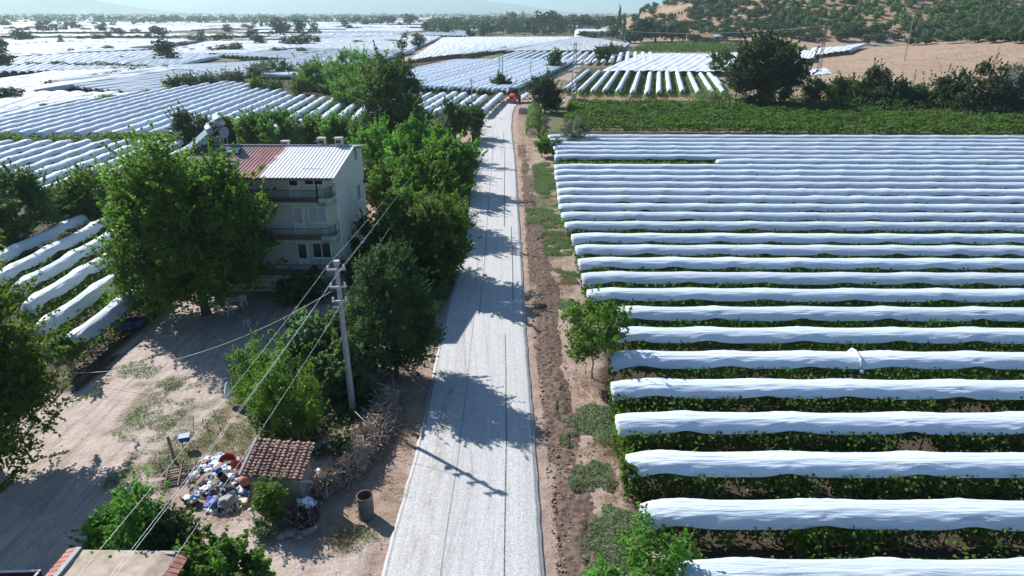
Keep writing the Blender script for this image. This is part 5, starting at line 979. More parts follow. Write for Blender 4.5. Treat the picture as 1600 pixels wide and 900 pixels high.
heap_item('grey_sack', lambda mb: mb.blob((0, 0, .2), (.5, .36, .28), 9, 3, .25), GREYSK, 'large grey sack split open in the rubbish heap', 'sack', None, (356, 782), dz=.05); heap_item('cream_canister', lambda mb: mb.box((0, 0, .18), (.42, .25, .3)).cyl((.12, 0, .37), .04, .08, 8), CREAM, 'cream plastic canister at the front corner of the heap', 'canister', None, (381, 788), smooth=False)
heap_item('dark_pipe', lambda mb: mb.lathe([(.17, 0), (.17, .6), (.14, .6), (.14, 0)], n=16), BLACKC, 'short dark wide pipe in the middle of the rubbish heap', 'pipe', None, (353, 752), dz=.1)
def crate(mb):
    for k in range(4): mb.box((0, -.15 + k * .1, .04), (.42, .04, .03))
    for k in range(2): mb.box((-.2 + k * .4, 0, .015), (.04, .36, .02))
heap_item('white_crate', crate, WHITEP, 'white slatted crate end lying in the rubbish heap', 'crate', None, (361, 758), smooth=False, dz=.18)
# broken frame of old poles beside the heap
fx, fy = G(285, 748); t = thing('broken_frame', (fx, fy, 0), 'broken wooden frame lying beside the rubbish heap', 'frame', .3)
for k in range(9): MB().tube([(-.9 + rr.uniform(-.3, .2), -.5 + k * .13, .06 + .04 * k), (.8 + rr.uniform(-.3, .3), -.35 + k * .12 + rr.uniform(-.2, .2), .12 + .05 * rr.random() + .03 * k)], .035, 5).build('bar', WOODP, t)
for k in range(3): MB().tube([(-.7 + k * .6, -.6, .1), (-.6 + k * .6, .7, .45)], .04, 5).build('beam', WOODP, t)
MB().tube([(-.9, .5, .0), (-1.0, .6, .75)], .04, 5).build('upright', WOODP, t)
# ------------------------------------------------------------------ cut branches
rng = np.random.default_rng(33); LINE = gp([(608, 628), (585, 690), (560, 735), (520, 762), (500, 778)]); la = np.array(LINE); mb = MB()
mb.tube([(a_, b_, .12) for a_, b_ in la], [.28, .36, .4, .34, .25], 9)
for i in range(1500):
    t_ = rng.random() * (len(la) - 1); j = int(t_); p = la[j] + (la[min(j + 1, len(la) - 1)] - la[j]) * (t_ - j); w = .95 + .4 * math.sin(t_ * 2.3)
    o = rng.normal() * w * .55; z = max(.05, (1.2 - .55 * abs(o)) * rng.random() ** .5); a = rng.normal() * .7 + (.5 if rng.random() < .7 else 2.); l = rng.uniform(.35, 1.1); dz = rng.normal() * .18
    c = Vector((p[0] + o * .8, p[1] + o * .5, z)); d = Vector((math.cos(a) * l / 2, math.sin(a) * l / 2, dz)); k = Vector(rng.normal(size=3) * .06); mb.tube([c - d, c + k, c + d], [.034 * rng.uniform(.5, 1.3), .026, .012], 4)
tag(mb.build('brushwood', TWIG, None), 'long pile of dry cut vine branches beside the road', 'brushwood', None, 'stuff')
for k, (a, b, l) in enumerate([((576, 668), (590, 712), 'bare forked pale branch lying on the brushwood pile'), ((612, 600), (616, 632), 'pale sawn trunk stump leaning above the brushwood pile'), ((905, 605), (936, 638), 'thin pale stick lying on the verge by the young walnut tree'), ((505, 760), (512, 785), 'upright split log at the shed end of the brushwood')]):
    A, B = G(*a), G(*b); r = (.05, .09, .03, .06)[k]; z = (.75, 1.0, .06, .9)[k]; z2 = (.6, .05, .04, .3)[k]; m = MB(); m.tube([(A[0], A[1], z), ((A[0] + B[0]) / 2 + .08, (A[1] + B[1]) / 2, (z + z2) / 2 + .05), (B[0], B[1], z2)], [r * .6, r, r], 7)
    if k == 0: m.tube([((A[0] + B[0]) / 2 + .08, (A[1] + B[1]) / 2, .7), (A[0] - .7, A[1] + .1, 1.0)], [r * .7, r * .4], 5)
    tag(m.build(('branch', 'stump', 'stick', 'log')[k], BARKP if k != 2 else simple('pale_cane', (.6, .45, .33), .8), None, True), l, ('branch', 'stump', 'stick', 'log')[k])
# ring planter full of roots and a white bag on top
rx, ry = G(478, 822); t = thing('concrete_ring', (rx, ry, 0), 'concrete ring filled with burnt roots beside the shed', 'concrete ring')
mb = MB(); mb.lathe([(.56, -.05), (.58, .26), (.50, .28), (.48, .1), (0, .1)], n=28); mb.build('ring', CONC, t, False); mb = MB()
for i in range(90): a = rng.uniform(0, 6.28); q = .46 * rng.random() ** .5; c = Vector((math.cos(a) * q, math.sin(a) * q, .15)); mb.tube([c, c + Vector((rng.normal() * .15, rng.normal() * .15, .3)), c + Vector((rng.normal() * .25, rng.normal() * .25, .5 + .75 * rng.random()))], [.07, .055, .025], 5)
mb.build('root', simple('charred_root', (.09, .075, .065), .95, var=.6, scale=6), t)
bx, by = G(480, 790, .9); MBb = MB(); MBb.blob((0, 0, 0), (.36, .26, .12), 7, 3, 1.0); o = MBb.build('plastic_sheet', BAGW, None, False); o.location = (bx, by, 1.08); tag(o, 'white plastic sheet thrown over the roots by the shed', 'plastic sheet')
bx, by = G(500, 738, .9); o = MB().blob((0, 0, 0), (.2, .17, .15), 8, 2, .4).build('silver_bag', BAGW, None, True); o.location = (bx, by, 1.0); tag(o, 'small pale bag caught on twigs behind the shed', 'bag')
for k in range(4): x, y = G(425 + k * 14, 836 + (k % 2) * 5); r = .2 + .05 * (k % 3); o = MB().blob((0, 0, r * .3), (r, r * .8, r * .6), 60 + k, 2, .3).build('stone', CLAYB, None); o.location = (x, y, 0); tag(o, f'{ordw(k + 1)} grey stone in the row at the shed foot', 'stone')
# ------------------------------------------------------------------ rusty barrel
x, y = G(573, 806); t = thing('oil_barrel', (x, y, 0), 'grey open-topped steel barrel with rusty inside beside the road', 'barrel'); t.scale = (1.22, 1.22, 1.3)
pr = [(.285, 0), (.30, .02), (.285, .04), (.285, .29), (.30, .31), (.285, .33), (.285, .56), (.30, .58), (.285, .60), (.285, .87), (.298, .885), (.298, .90), (.27, .90)]
MB().lathe(pr, n=32).build('shell', simple('grey_barrel_steel', (.115, .125, .135), .65, .2, var=.35, scale=3, dirt=(.16, .10, .08)), t, True); MB().lathe([(.27, .90), (.265, .05), (0, .05)], n=32).build('lining', RUST, t, True)
# ------------------------------------------------------------------ yard furniture and small things
def chair(px, py, label, rz):
    x, y = G(px, py); t = thing('plastic_chair', (x, y, 0), label, 'chair', rz)
    mb = MB(); mb.box((0, 0, .43), (.46, .44, .04)); mb.build('seat', WHITEP, t); mb = MB()
    for k in range(5): mb.box((-.18 + k * .09, .235 + .03, .66), (.055, .025, .40), 0, R_(-9))
    mb.box((0, .30, .88), (.48, .04, .08), 0, R_(-9)); mb.build('backrest', WHITEP, t)
    for s in (-1, 1):
        MB().tube([(s * .25, .24, .64), (s * .26, -.2, .64), (s * .24, -.22, .44)], .022, 6).build('armrest', WHITEP, t)
        for q in (-1, 1): MB().tube([(s * .20, q * .19, .41), (s * .25, q * .25, 0)], .026, 6).build('leg', WHITEP, t)
chair(357, 492, 'white plastic garden chair under the walnut tree', R_(150)); chair(330, 488, 'bluish plastic chair further under the walnut tree', R_(40)); chair(381, 476, 'white plastic chair beyond the garden table', R_(200))
x, y = G(368, 481); t = thing('garden_table', (x, y, 0), 'white plastic table in the shade of the walnut tree', 'table', .3); mb = MB(); mb.box((0, 0, .71), (1.25, .8, .04)); mb.build('tabletop', WHITEP, t)
for s in (-1, 1):
    for q in (-1, 1): MB().tube([(s * .5, q * .3, .69), (s * .56, q * .34, 0)], .03, 6).build('leg', WHITEP, t)
x, y = G(386, 508); t = thing('plastic_stool', (x, y, 0), 'small pale blue plastic stool in the yard shade', 'stool'); MB().box((0, 0, .43), (.36, .36, .05)).build('seat', simple('pale_blue_plastic', (.45, .56, .70), .5), t)
for s in (-1, 1):
    for q in (-1, 1): MB().tube([(s * .14, q * .14, .41), (s * .2, q * .2, 0)], .03, 5).build('leg', WHITEP, t)
x, y = G(206, 514); t = thing('garden_cart', (x, y, 0), 'small blue open cart with dark load beside the covered rows', 'cart', R_(12))
V = [(-.85, -.35, .25), (.7, -.35, .25), (.7, .35, .25), (-.85, .35, .25), (-1.0, -.48, .68), (.85, -.48, .72), (.85, .48, .72), (-1.0, .48, .68), (-.92, -.40, .68), (.77, -.40, .72), (.77, .40, .72), (-.92, .40, .68), (-.8, -.3, .5), (.65, -.3, .5), (.65, .3, .5), (-.8, .3, .5)]
MB().add(V, [(3, 2, 1, 0), (0, 1, 5, 4), (1, 2, 6, 5), (2, 3, 7, 6), (3, 0, 4, 7), (4, 5, 9, 8), (5, 6, 10, 9), (6, 7, 11, 10), (7, 4, 8, 11)]).build('body', BLUE, t); MB().add(V, [(8, 9, 13, 12), (9, 10, 14, 13), (10, 11, 15, 14), (11, 8, 12, 15), (12, 13, 14, 15)]).build('lining', BLACKC, t)
for s in (-1, 1): MB().cyl((.35, s * .44, .24), .24, .08, 18, 'Y').build('wheel', BLACKR, t, True)
MB().tube([(-1., 0, .55), (-1.5, 0, .8)], .025, 6).build('handle', DKMET, t); MB().blob((-.1, 0, .55), (.5, .28, .16), 4, 2, .4).build('load', BLACKC, t, True)
x, y = G(275, 724); t = thing('leaning_post', (x, y, 0), 'grey wooden post leaning beside the rubbish heap', 'post'); MB().tube([(0, 0, -.2), (-.16, .1, 1.55)], [.085, .075], 7).build('shaft', WOODP, t); MB().tube([(-.163, .101, 1.552), (-.165, .103, 1.58)], [.078, .06], 7).build('cap', CONC, t)
x, y = G(292, 700); t = thing('blue_box', (x, y, 0), 'blue box on a thin stand in the green grass of the yard', 'box', .3); MB().box((0, 0, .62), (.48, .34, .26), 0, .1).build('box', BLUE, t); MB().box((0, 0, .77), (.52, .38, .03), 0, .1).build('lid', simple('faded_blue', (.22, .30, .55), .5), t)
for s in (-1, 1): MB().tube([(s * .18, 0, 0), (s * .16, 0, .5)], .018, 5).build('leg', DKMET, t)
x, y = G(361, 632); t = thing('wrapped_stake', (x, y, 0), 'white cloth hanging on a stake at the edge of the yard', 'wrapped stake'); MB().tube([(0, 0, 0), (.03, 0, 1.5)], .03, 6).build('stake', WHITEF, t); mb = MB(); mb.lathe([(.02, 1.5), (.11, 1.38), (.2, 1.0), (.30, .62), (.22, .5), (.05, .48)], n=12); o = mb.build('cloth', BAGW, t, True)
for k, (px, py, pt) in enumerate(((345, 672, 640), (330, 690, 655), (318, 668, 652), (303, 680, 650))):
    x, y = G(px, py); h = height(px, py, pt); t = tag(MB().tube([(0, 0, -.1), (.05 * (k - 1.5), 0, h * .5), (.12 * (k - 1.5), .02, h)], .02, 5).build('garden_stake', WOODP, None), f'{ordw(k + 1)} thin stake counted from the white wrapped stake towards the yard', 'stake'); t.location = (x, y, 0)
x, y = G(818, 178); t = thing('water_trough', (x, y, 0), 'grey concrete trough beside the road bend and hedge', 'trough', R_(-8)); mb = MB(); mb.b2((-1., -.9, 0), (1., -.72, 1.25)); mb.b2((-1., .72, 0), (1., .9, 1.25)); mb.b2((-1., -.718, 0), (-.82, .718, 1.25)); mb.b2((.82, -.718, 0), (1., .718, 1.25)); mb.build('basin', CONC, t); MB().b2((-.818, -.716, .9), (.818, .716, 1.0)).build('water', GLASS, t); MB().tube([(1.1, .3, 0), (1.1, .3, 1.5), (.7, .2, 1.5)], .03, 6).build('pipe', RUST, t)
x, y = G(887, 101); t = thing('pump_cabinet', (x, y, 0), 'grey metal cabinet standing beside the road past the bend', 'cabinet', R_(-10)); MB().box((0, 0, 1.1), (3., 1.8, 2.0)).build('housing', STEEL, t); MB().box((0, -.925, 1.1), (1.2, .04, 1.6)).build('door', GREYROOF, t); MB().box((0, 0, 2.13), (3.3, 2.1, .06)).build('lid', CONC, t)
# gate wires beside the last post of the striped field, field fence below the mound
t = thing('wire_fence', (*G(1420, 186), 0), 'rustic post and wire fence along the mound foot at the green vineyard', 'fence'); o0 = np.array(G(1420, 186)); rr = random.Random(2); mbw = MB(); prev = None
for k in range(24):
    px = 1402 + k * 14; x, y = G(px, 186 + .016 * (px - 1402)); z = on(x, y); hgt = rr.uniform(1.2, 2.1); o = MB().tube([(x - o0[0], y - o0[1], z - .2), (x - o0[0] + rr.uniform(-.15, .15), y - o0[1], z + hgt)], .09, 5).build('post', WOODP, t)
    if prev:
        for q in (.5, 1.0): mbw.tube([(prev[0], prev[1], prev[2] + q), (x - o0[0], y - o0[1], z + q)], .02, 3)
    prev = (x - o0[0], y - o0[1], z)
mbw.build('wire', RUST, t)
# ------------------------------------------------------------------ the orange road machine
x, y = G(803, 160); t = thing('road_roller', (x, y, .1), 'orange road roller with black cab driving down the bend', 'road roller', R_(-12)); t.scale = (1.18,) * 3
V = [(-.75, -2.3, .75), (.75, -2.3, .75), (.75, -.4, .75), (-.75, -.4, .75), (-.62, -2.2, 1.35), (.62, -2.2, 1.35), (.68, -.4, 1.75), (-.68, -.4, 1.75), (-.4, -2.0, 1.62), (.4, -2.0, 1.62), (.42, -.4, 1.98), (-.42, -.4, 1.98)]
MB().add(V, [(3, 2, 1, 0), (0, 1, 5, 4), (1, 2, 6, 5), (3, 0, 4, 7), (4, 5, 9, 8), (5, 6, 10, 9), (7, 4, 8, 11), (8, 9, 10, 11), (2, 3, 7, 11, 10, 6)]).build('hood', ORANGE, t); mb = MB(); mb.b2((-.5, -2.33, .85), (.5, -2.303, 1.25)); mb.build('grille', BLACKC, t)
mb = MB(); mb.b2((-1.05, -2.75, .55), (1.05, -2.42, .95)); mb.b2((-1.05, -2.42, .62), (-.78, -1.4, .9)); mb.b2((.78, -2.42, .62), (1.05, -1.4, .9)); mb.build('front_frame', ORANGE, t); MB().cyl((0, -1.95, .5), .5, 1.5, 28, 'X').build('drum', STEEL, t, True)
mb = MB(); mb.b2((-1.0, -.38, .6), (1.0, 2.1, 1.15)); mb.build('chassis', ORANGE, t); mb = MB()
for s in (-1, 1): mb.b2((s * .95 - .06, -.3, 1.15), (s * .95 + .06, -.2, 2.75)); mb.b2((s * .95 - .06, 1.3, 1.15), (s * .95 + .06, 1.4, 2.75))
mb.b2((-1.02, -.30, 1.15), (1.02, -.24, 1.75)); mb.build('cab_frame', BLACKC, t); mb = MB(); mb.b2((-.88, -.26, 1.76), (.88, -.22, 2.72)); mb.b2((-.97, -.18, 1.3), (-.94, 1.28, 2.72)); mb.b2((.94, -.18, 1.3), (.97, 1.28, 2.72)); mb.b2((-.88, 1.32, 1.3), (.88, 1.36, 2.72)); mb.build('cab_glass', GLASS, t)
MB().box((0, .55, 2.82), (2.2, 2.1, .12)).build('cab_roof', simple('dark_blue_grey_roof', (.05, .07, .09), .5), t); MB().box((0, 1.75, 1.5), (1.9, .7, .65)).build('engine_cover', ORANGE, t); MB().cyl((0, .5, 1.2), .25, .4, 12).build('seat', BLACKC, t)
for s in (-1, 1):
    w = MB().cyl((s * .95, 1.2, .62), .62, .42, 28, 'X').build('wheel', BLACKR, t, True); MB().cyl((s * 1.17, 1.2, .62), .3, .03, 18, 'X').build('rim', ORANGE, w, True); MB().box((s * .95, 1.2, 1.30), (.5, 1.1, .10)).build('fender', ORANGE, t)
    MB().blob((s * .45, -2.36, 1.1), (.1, .05, .1), 2, 2, 0).build('headlight', WHITEP, t, True); MB().tube([(s * .95, -.3, 2.2), (s * 1.25, -.45, 2.2)], .025, 5).build('mirror', DKMET, t)
# ------------------------------------------------------------------ parked vehicles far up the road
def car(px, py, col, label, rz, van=False, name='parked_car'):
    x, y = G(px, py); t = thing(name, (x, y, .02), label, 'van' if van else 'car', rz); m = simple('car_paint_' + label.split()[0], col, .35, var=.05)
    prof = [(-2.1, .35), (2.1, .35), (2.15, .75), (1.35, .92), (.75, 1.42), (-.9, 1.45), (-1.75, 1.0), (-2.15, .9)] if not van else [(-2.3, .4), (2.3, .4), (2.35, 1.0), (1.9, 1.15), (1.5, 2.0), (-2.25, 2.05), (-2.35, .9)]
    n = len(prof); hw = .85 if not van else .95; V = [(a, s * hw * (1 if z < 1 else .86), z) for s in (-1, 1) for a, z in prof]; mb = MB(); mb.add(V, [tuple(range(n))[::-1], tuple(range(n, 2 * n))] + [(i, (i + 1) % n, n + (i + 1) % n, n + i) for i in range(n)]); mb.build('body', m, t)
    zz = (1.0, 1.38) if not van else (1.3, 1.85); mb = MB()
    for s in (-1, 1): mb.add([(-1.3, s * hw * .945, zz[0]), (.95, s * hw * .945, zz[0]), (.62, s * hw * .885, zz[1]), (-.95, s * hw * .885, zz[1])], [(0, 1, 2, 3)])
    mb.build('side_window', GLASS, t); mb = MB(); a, b = ((1.31, .95), (.79, 1.40)) if not van else ((1.92, 1.18), (1.54, 1.95)); mb.add([(a[0] + .03, -.7, a[1]), (a[0] + .03, .7, a[1]), (b[0] + .03, .62, b[1]), (b[0] + .03, -.62, b[1])], [(0, 1, 2, 3)]); mb.build('windscreen', GLASS, t)
    for a in (-1.3, 1.3):
        for s in (-1, 1): w = MB().cyl((a, s * (hw - .08), .32), .32, .2, 18, 'Y').build('wheel', BLACKR, t, True)
    for s in (-1, 1): MB().box((2.13, s * .6, .68), (.06, .3, .14)).build('headlight', WHITEP, t)
car(961, 92.5, (.03, .10, .30), 'blue car parked beside the wide white sheet', R_(200)); car(969, 89, (.66, .68, .70), 'white car parked behind the blue car', R_(190)); car(975, 86.5, (.04, .05, .09), 'dark car parked furthest beside the wide white sheet', R_(195)); car(984, 79, (.34, .36, .40), 'grey van parked at the crop strip end', R_(250), True, 'parked_van')
car(1380, 88, (.6, .62, .65), 'white van parked behind the dry mound', R_(170), True, 'parked_van') if False else None
# ------------------------------------------------------------------ buildings of the plain and the hill foot
def building(px, py, wpx, h, d, label, rz=0., wm=FARWALL, rm=FARROOF, gable=1.2, name='farm_building', group=None, wins=4, base=None):
    b = base or P(px, py) or (*G(px, py), 0); w = wpx * (b[1] * CP + (CH - b[2]) * SP) / FPX; t = thing(name, b, label, 'building', rz, group)
    V = [(-w / 2, -d / 2, -1), (w / 2, -d / 2, -1), (w / 2, d / 2, -1), (-w / 2, d / 2, -1), (-w / 2, -d / 2, h), (w / 2, -d / 2, h), (w / 2, d / 2, h), (-w / 2, d / 2, h), (-w / 2, 0, h + gable), (w / 2, 0, h + gable)]
    link('wall', mesh('wall', V, [(0, 1, 5, 4), (1, 2, 6, 9, 5), (2, 3, 7, 6), (3, 0, 4, 8, 7)], wm), t); o = .4
    V = [(-w / 2 - o, -d / 2 - o, h - .12), (w / 2 + o, -d / 2 - o, h - .12), (w / 2 + o, 0, h + gable + .06), (-w / 2 - o, 0, h + gable + .06), (w / 2 + o, d / 2 + o, h - .12), (-w / 2 - o, d / 2 + o, h - .12)]
    V = V + [(a, b_, c + .12) for a, b_, c in V]; link('roof', mesh('roof', V, [(6, 7, 8, 9), (9, 8, 10, 11), (3, 2, 1, 0), (5, 4, 2, 3), (0, 1, 7, 6), (4, 5, 11, 10), (1, 2, 8, 7), (2, 4, 10, 8), (3, 0, 6, 9), (5, 3, 9, 11)], rm), t)
    for k in range(wins): x = -w / 2 + w * (k + .5) / wins; mb = MB(); mb.b2((x - w / wins * .22, -d / 2 - .03, h * .4), (x + w / wins * .22, -d / 2 + .02, h * .8)); mb.build('window', GLASS, t)
    return t
building(932, 58, 62, 5, 26, 'long white warehouse with pale roof in front of the far town', R_(4), FARWALL, SHEET, 1.5, 'warehouse', wins=6); building(883, 50, 22, 6, 14, 'white building left of the long white warehouse', R_(-5), FARWALL, SHEET, 1., wins=3); building(912, 47, 70, 4, 24, 'long white-roofed shed behind the warehouse trees', R_(3), FARWALL, SHEET, 1.2, 'warehouse', wins=6)
building(1092, 66, 40, 3.4, 9, 'low farmhouse with red roof at the foot of the hill', R_(-8), FARWALL, FARROOF, 1.8, 'farmhouse', wins=3); building(1125, 64, 20, 3, 8, 'small grey-roofed annex beside the farmhouse', R_(-8), CLAYB, GREYROOF, .8, 'farmhouse', wins=2)
rng = np.random.default_rng(21)
for k in range(60):
    px = rng.uniform(690, 990); py = 20.6 + 18 * rng.random() ** 1.6; d = G(px, py)[1]
    if px > 940 and py > 32: continue
    building(px, py, rng.uniform(5, 14), rng.uniform(4, 9), rng.uniform(10, 20), 'small pale building of the far town', rng.uniform(-.5, .5), rm=[FARROOF, SHEET, GREYROOF][int(rng.integers(3))], group='pale buildings of the far town', name='town_building', wins=0, base=(*G(px, py), 0))
for k in range(34):
    px = rng.uniform(0, 690); py = 20.8 + 12 * rng.random() ** 1.3
    building(px, py, rng.uniform(4, 9), rng.uniform(4, 7), rng.uniform(8, 14), 'tiny pale building scattered in the far plain', rng.uniform(-.5, .5), rm=[FARROOF, SHEET, GREYROOF][int(rng.integers(3))], group='pale buildings of the far plain', name='plain_building', wins=0, base=(*G(px, py), 0))
# ------------------------------------------------------------------ trees scattered over the plain (one library of crowns, copied)
def lib(seed, shape, mat, n=520, leaf=.13):
    rng = np.random.default_rng(seed); el = {'round': [(0, 0, .52, .42, .42, .42), (.2, 0, .4, .28, .28, .26), (-.2, .1, .6, .28, .28, .26)], 'wide': [(0, 0, .45, .5, .4, .38), (.25, 0, .38, .3, .3, .28), (-.26, 0, .4, .28, .3, .3)], 'cone': [(0, 0, .2, .40, .40, .16), (0, 0, .42, .32, .32, .18), (0, 0, .64, .22, .22, .18), (0, 0, .85, .11, .11, .13)],
          'slim': [(0, 0, .3, .42, .42, .28), (0, 0, .65, .34, .34, .28), (0, 0, .9, .16, .16, .1)], 'pine': [(0, 0, .55, .40, .40, .30), (0, 0, .76, .30, .30, .2), (.1, 0, .4, .36, .36, .18)]}[shape]
    C, Nn, ti, cc = crown_points(rng, el, 42, .16, n, .8, .5, .35); C[:, 2] = np.maximum(C[:, 2], .02); cm = leafmesh('crown', C, Nn, np.full(n, leaf), ti, mat, rng, .7)
    mb = MB(); mb.tube([(0, 0, -.03), (.01, 0, .3), (0, 0, .6)], [.035, .03, .015], 5); tm = mesh('trunk', mb.V, mb.F, BARK, True); return cm, tm
LIB = {s: [lib(900 + 10 * i + j, s, m) for j in range(3)] for i, (s, m) in enumerate([('round', L_FARB), ('wide', L_FARB), ('cone', L_CON), ('slim', L_DARK), ('pine', L_PINE)])}
LIB['bush'] = [lib(990 + j, 'wide', L_OAK) for j in range(3)]
fcount = [0]
def ftree(b, h, w, shape, label, group, name='plain_tree', cat='tree', parts=True):
    fcount[0] += 1; k = fcount[0]; cm, tm = LIB[shape][k % 3]
    if parts:
        t = thing(name, b, label, cat, k * 1.7, group); t.scale = (w, w, h); link('crown', cm, t); link('trunk', tm, t)
    else: t = tag(link(name, cm), label, cat, group); t.location = b; t.scale = (w, w, h); t.rotation_euler = (0, 0, k * 1.7)
    return t
FT = [(38,66,24,16,'round'),(75,51,22,15,'wide'),(100,49,10,6,'wide'),(98,70,8,11,'slim'),(128,65,9,7,'round'),(154,65,12,11,'wide'),(168,59,10,7,'round'),(186,58,13,12,'round'),(212,52,12,6,'wide'),(232,60,9,7,'round'),(248,60,19,15,'round'),(160,51,16,10,'round'),(115,47,16,11,'wide'),(135,49,12,5,'wide'),(33,76,10,5,'wide'),(171,81,14,8,'wide'),(233,81,9,6,'round'),(262,97,30,26,'round'),(252,106,14,6,'wide'),(18,163,34,22,'round'),(3,86,17,20,'round'),(4,109,22,25,'round'),(16,47,11,5,'wide'),(41,51,6,6,'round'),(48,47,9,5,'wide'),(6,42,12,9,'wide'),
 (315,59,11,9,'round'),(309,67,17,10,'wide'),(287,75,11,8,'round'),(346,66,23,12,'wide'),(357,52,12,10,'round'),(394,61,13,12,'round'),(405,72,17,13,'round'),(438,57,23,21,'round'),(450,48,10,8,'round'),(469,55,19,18,'round'),(494,55,14,14,'slim'),(468,73,35,17,'wide'),(444,72,12,10,'round'),(494,70,11,10,'round'),(346,83,22,11,'wide'),(369,83,19,12,'round'),(437,85,16,9,'wide'),(472,86,13,9,'round'),(300,83,9,6,'wide'),(283,85,8,5,'wide'),(388,45,16,6,'wide'),(409,43,4,15,'cone'),
 (540,41,12,10,'round'),(557,39,12,10,'round'),(572,40,18,9,'wide'),(595,40,25,12,'wide'),(614,38,10,10,'round'),(641,40,20,13,'round'),(664,50,11,12,'round'),(717,39,14,10,'round'),(720,49,15,11,'round'),(753,56,11,15,'slim'),(734,61,10,12,'round'),(785,47,15,15,'round'),(655,77,16,18,'round'),(562,70,17,6,'wide'),(613,68,18,5,'wide'),(547,47,10,6,'wide'),(560,47,7,4,'wide'),
 (802,38,14,14,'round'),(853,50,32,26,'wide'),(835,48,20,16,'round'),(818,44,16,12,'wide'),(898,47,30,19,'wide'),(913,47,20,16,'round'),(932,44,30,13,'wide'),(952,44,20,13,'round'),(967,52,6,34,'cone'),(975,54,6,26,'cone'),(958,60,20,13,'round'),(985,68,26,16,'wide'),(1002,66,30,28,'round'),(1024,66,34,26,'wide'),(1050,66,30,24,'round'),(1066,66,20,15,'round'),(912,60,16,9,'wide'),(928,58,12,11,'round'),(836,55,13,8,'wide'),(853,55,10,7,'wide'),(863,52,10,7,'round'),(1000,45,20,12,'round'),(1018,40,14,8,'wide'),(1085,68,16,12,'round'),(1136,64,26,16,'round'),(1108,70,20,9,'wide'),(792,29,4,9,'cone'),(817,30,4,11,'cone'),(1000,24,4,9,'cone')]
SZ = ['tiny', 'small', 'medium-sized', 'large']
for k, (px, py, w, hp, s) in enumerate(FT):
    b = P(px, py) or (*G(px, py), 0); dp = b[1] * CP + (CH - b[2]) * SP; sz = SZ[min(3, int(max(w, hp) // 7.5))]
    zone = 'left part of the white covered plain' if px < 280 else 'middle of the white covered plain' if px < 680 else 'far plain by the town' if px < 960 else 'foot of the dry hill'
    band = 'farthest' if py < 45 else 'middle-distance' if py < 62 else 'closer'
    lb = f'{sz} {dict(round="rounded", wide="broad", cone="pointed", slim="upright")[s]} dark tree, {band}, in the {zone}'; ftree(b, hp * dp / FPX * 1.4, w * dp / FPX * 1.6, s, lb, lb[:60], 'plain_tree', 'tree', hp > 9)
rng = np.random.default_rng(44)
for k in range(230):
    px = rng.uniform(-30, 900); py = 20.4 + 22 * rng.random() ** 1.7; b = (*G(px, py), 0.)
    if H(b[0], b[1]) > .5: continue
    h = rng.uniform(4, 9) * (1 + (py < 26) * .8); ftree(b, h, h * rng.uniform(1., 3.2 if py < 30 else 1.6), ['round', 'wide', 'wide', 'slim'][k % 4], 'tiny dark tree dotted over the far hazy plain', 'tiny trees of the far hazy plain', 'distant_tree', 'tree', False)
def wood(n, y0, y1, x0, x1, label, hr, seed, k=16):
    rng = np.random.default_rng(seed); Y = 1 / rng.uniform(1 / y1, 1 / y0, n); X = Y * rng.uniform((x0 - 800) / FPX, (x1 - 800) / FPX, n) * 1.09; f = fbm(X * .004, Y * .0025, seed, 3); keep = (f > .40) & (H(X, Y) < 1.); X, Y = X[keep], Y[keep]; n = len(X); h = rng.uniform(*hr, n)
    C = np.stack([np.repeat(X, k) + rng.normal(size=n * k) * np.repeat(h, k) * .33, np.repeat(Y, k) + rng.normal(size=n * k) * np.repeat(h, k) * .33, np.repeat(h, k) * rng.uniform(.1, 1, n * k)], -1)
    tag(link('woods', leafmesh('woods', C, rng.normal(size=(n * k, 3)) + [0, -.3, .5], np.repeat(h, k) * .42, rng.random(n * k), L_FARB, rng, .7)), label, 'wood', None, 'stuff')
wood(2600, 1300, 5200, -60, 1010, 'distant belt of trees before the hazy mountains', (6, 13), 3)
wood(500, 700, 1700, 690, 990, 'tree belt around the far town', (6, 12), 8, 26)
# low hedge banks between the covered fields of the plain
for k_, (pts, w_, h_) in enumerate([([(48, 146), (120, 132), (200, 119), (262, 111)], 3.5, 1.8), ([(0, 111), (70, 107), (170, 109), (260, 113)], 4, 2.2), ([(20, 92), (90, 89), (118, 85)], 3.5, 1.8), ([(112, 84), (178, 79)], 4, 2.), ([(165, 98), (240, 91), (262, 88)], 3, 1.5), ([(330, 85), (470, 76)], 3, 1.6), ([(350, 106), (440, 92), (500, 87)], 3.2, 1.8), ([(0, 75), (110, 69), (235, 71)], 3.5, 1.8), ([(200, 60), (330, 60), (430, 57)], 4, 2.2), ([(262, 84), (330, 74), (420, 69)], 3, 1.6), ([(640, 79), (690, 58), (780, 57)], 3, 1.4), ([(725, 94), (790, 79)], 3, 1.8), ([(440, 45), (560, 46), (690, 46)], 6, 3.), ([(690, 56), (800, 55), (900, 57)], 4, 2.), ([(0, 58), (100, 55), (250, 53)], 5, 2.5), ([(60, 165), (140, 162), (215, 146)], 2.5, 1.4), ([(95, 43), (220, 42), (400, 43)], 6, 3.), ([(0, 187), (45, 180), (88, 163)], 2.5, 1.5)]):
    hedge(pts, w_, h_, f'{ordw(k_ + 1)} low dark hedge bank between white fields, counted outward from the long covered block', 'hedge_bank', L_FARB, 1600, .9, 40 + k_)
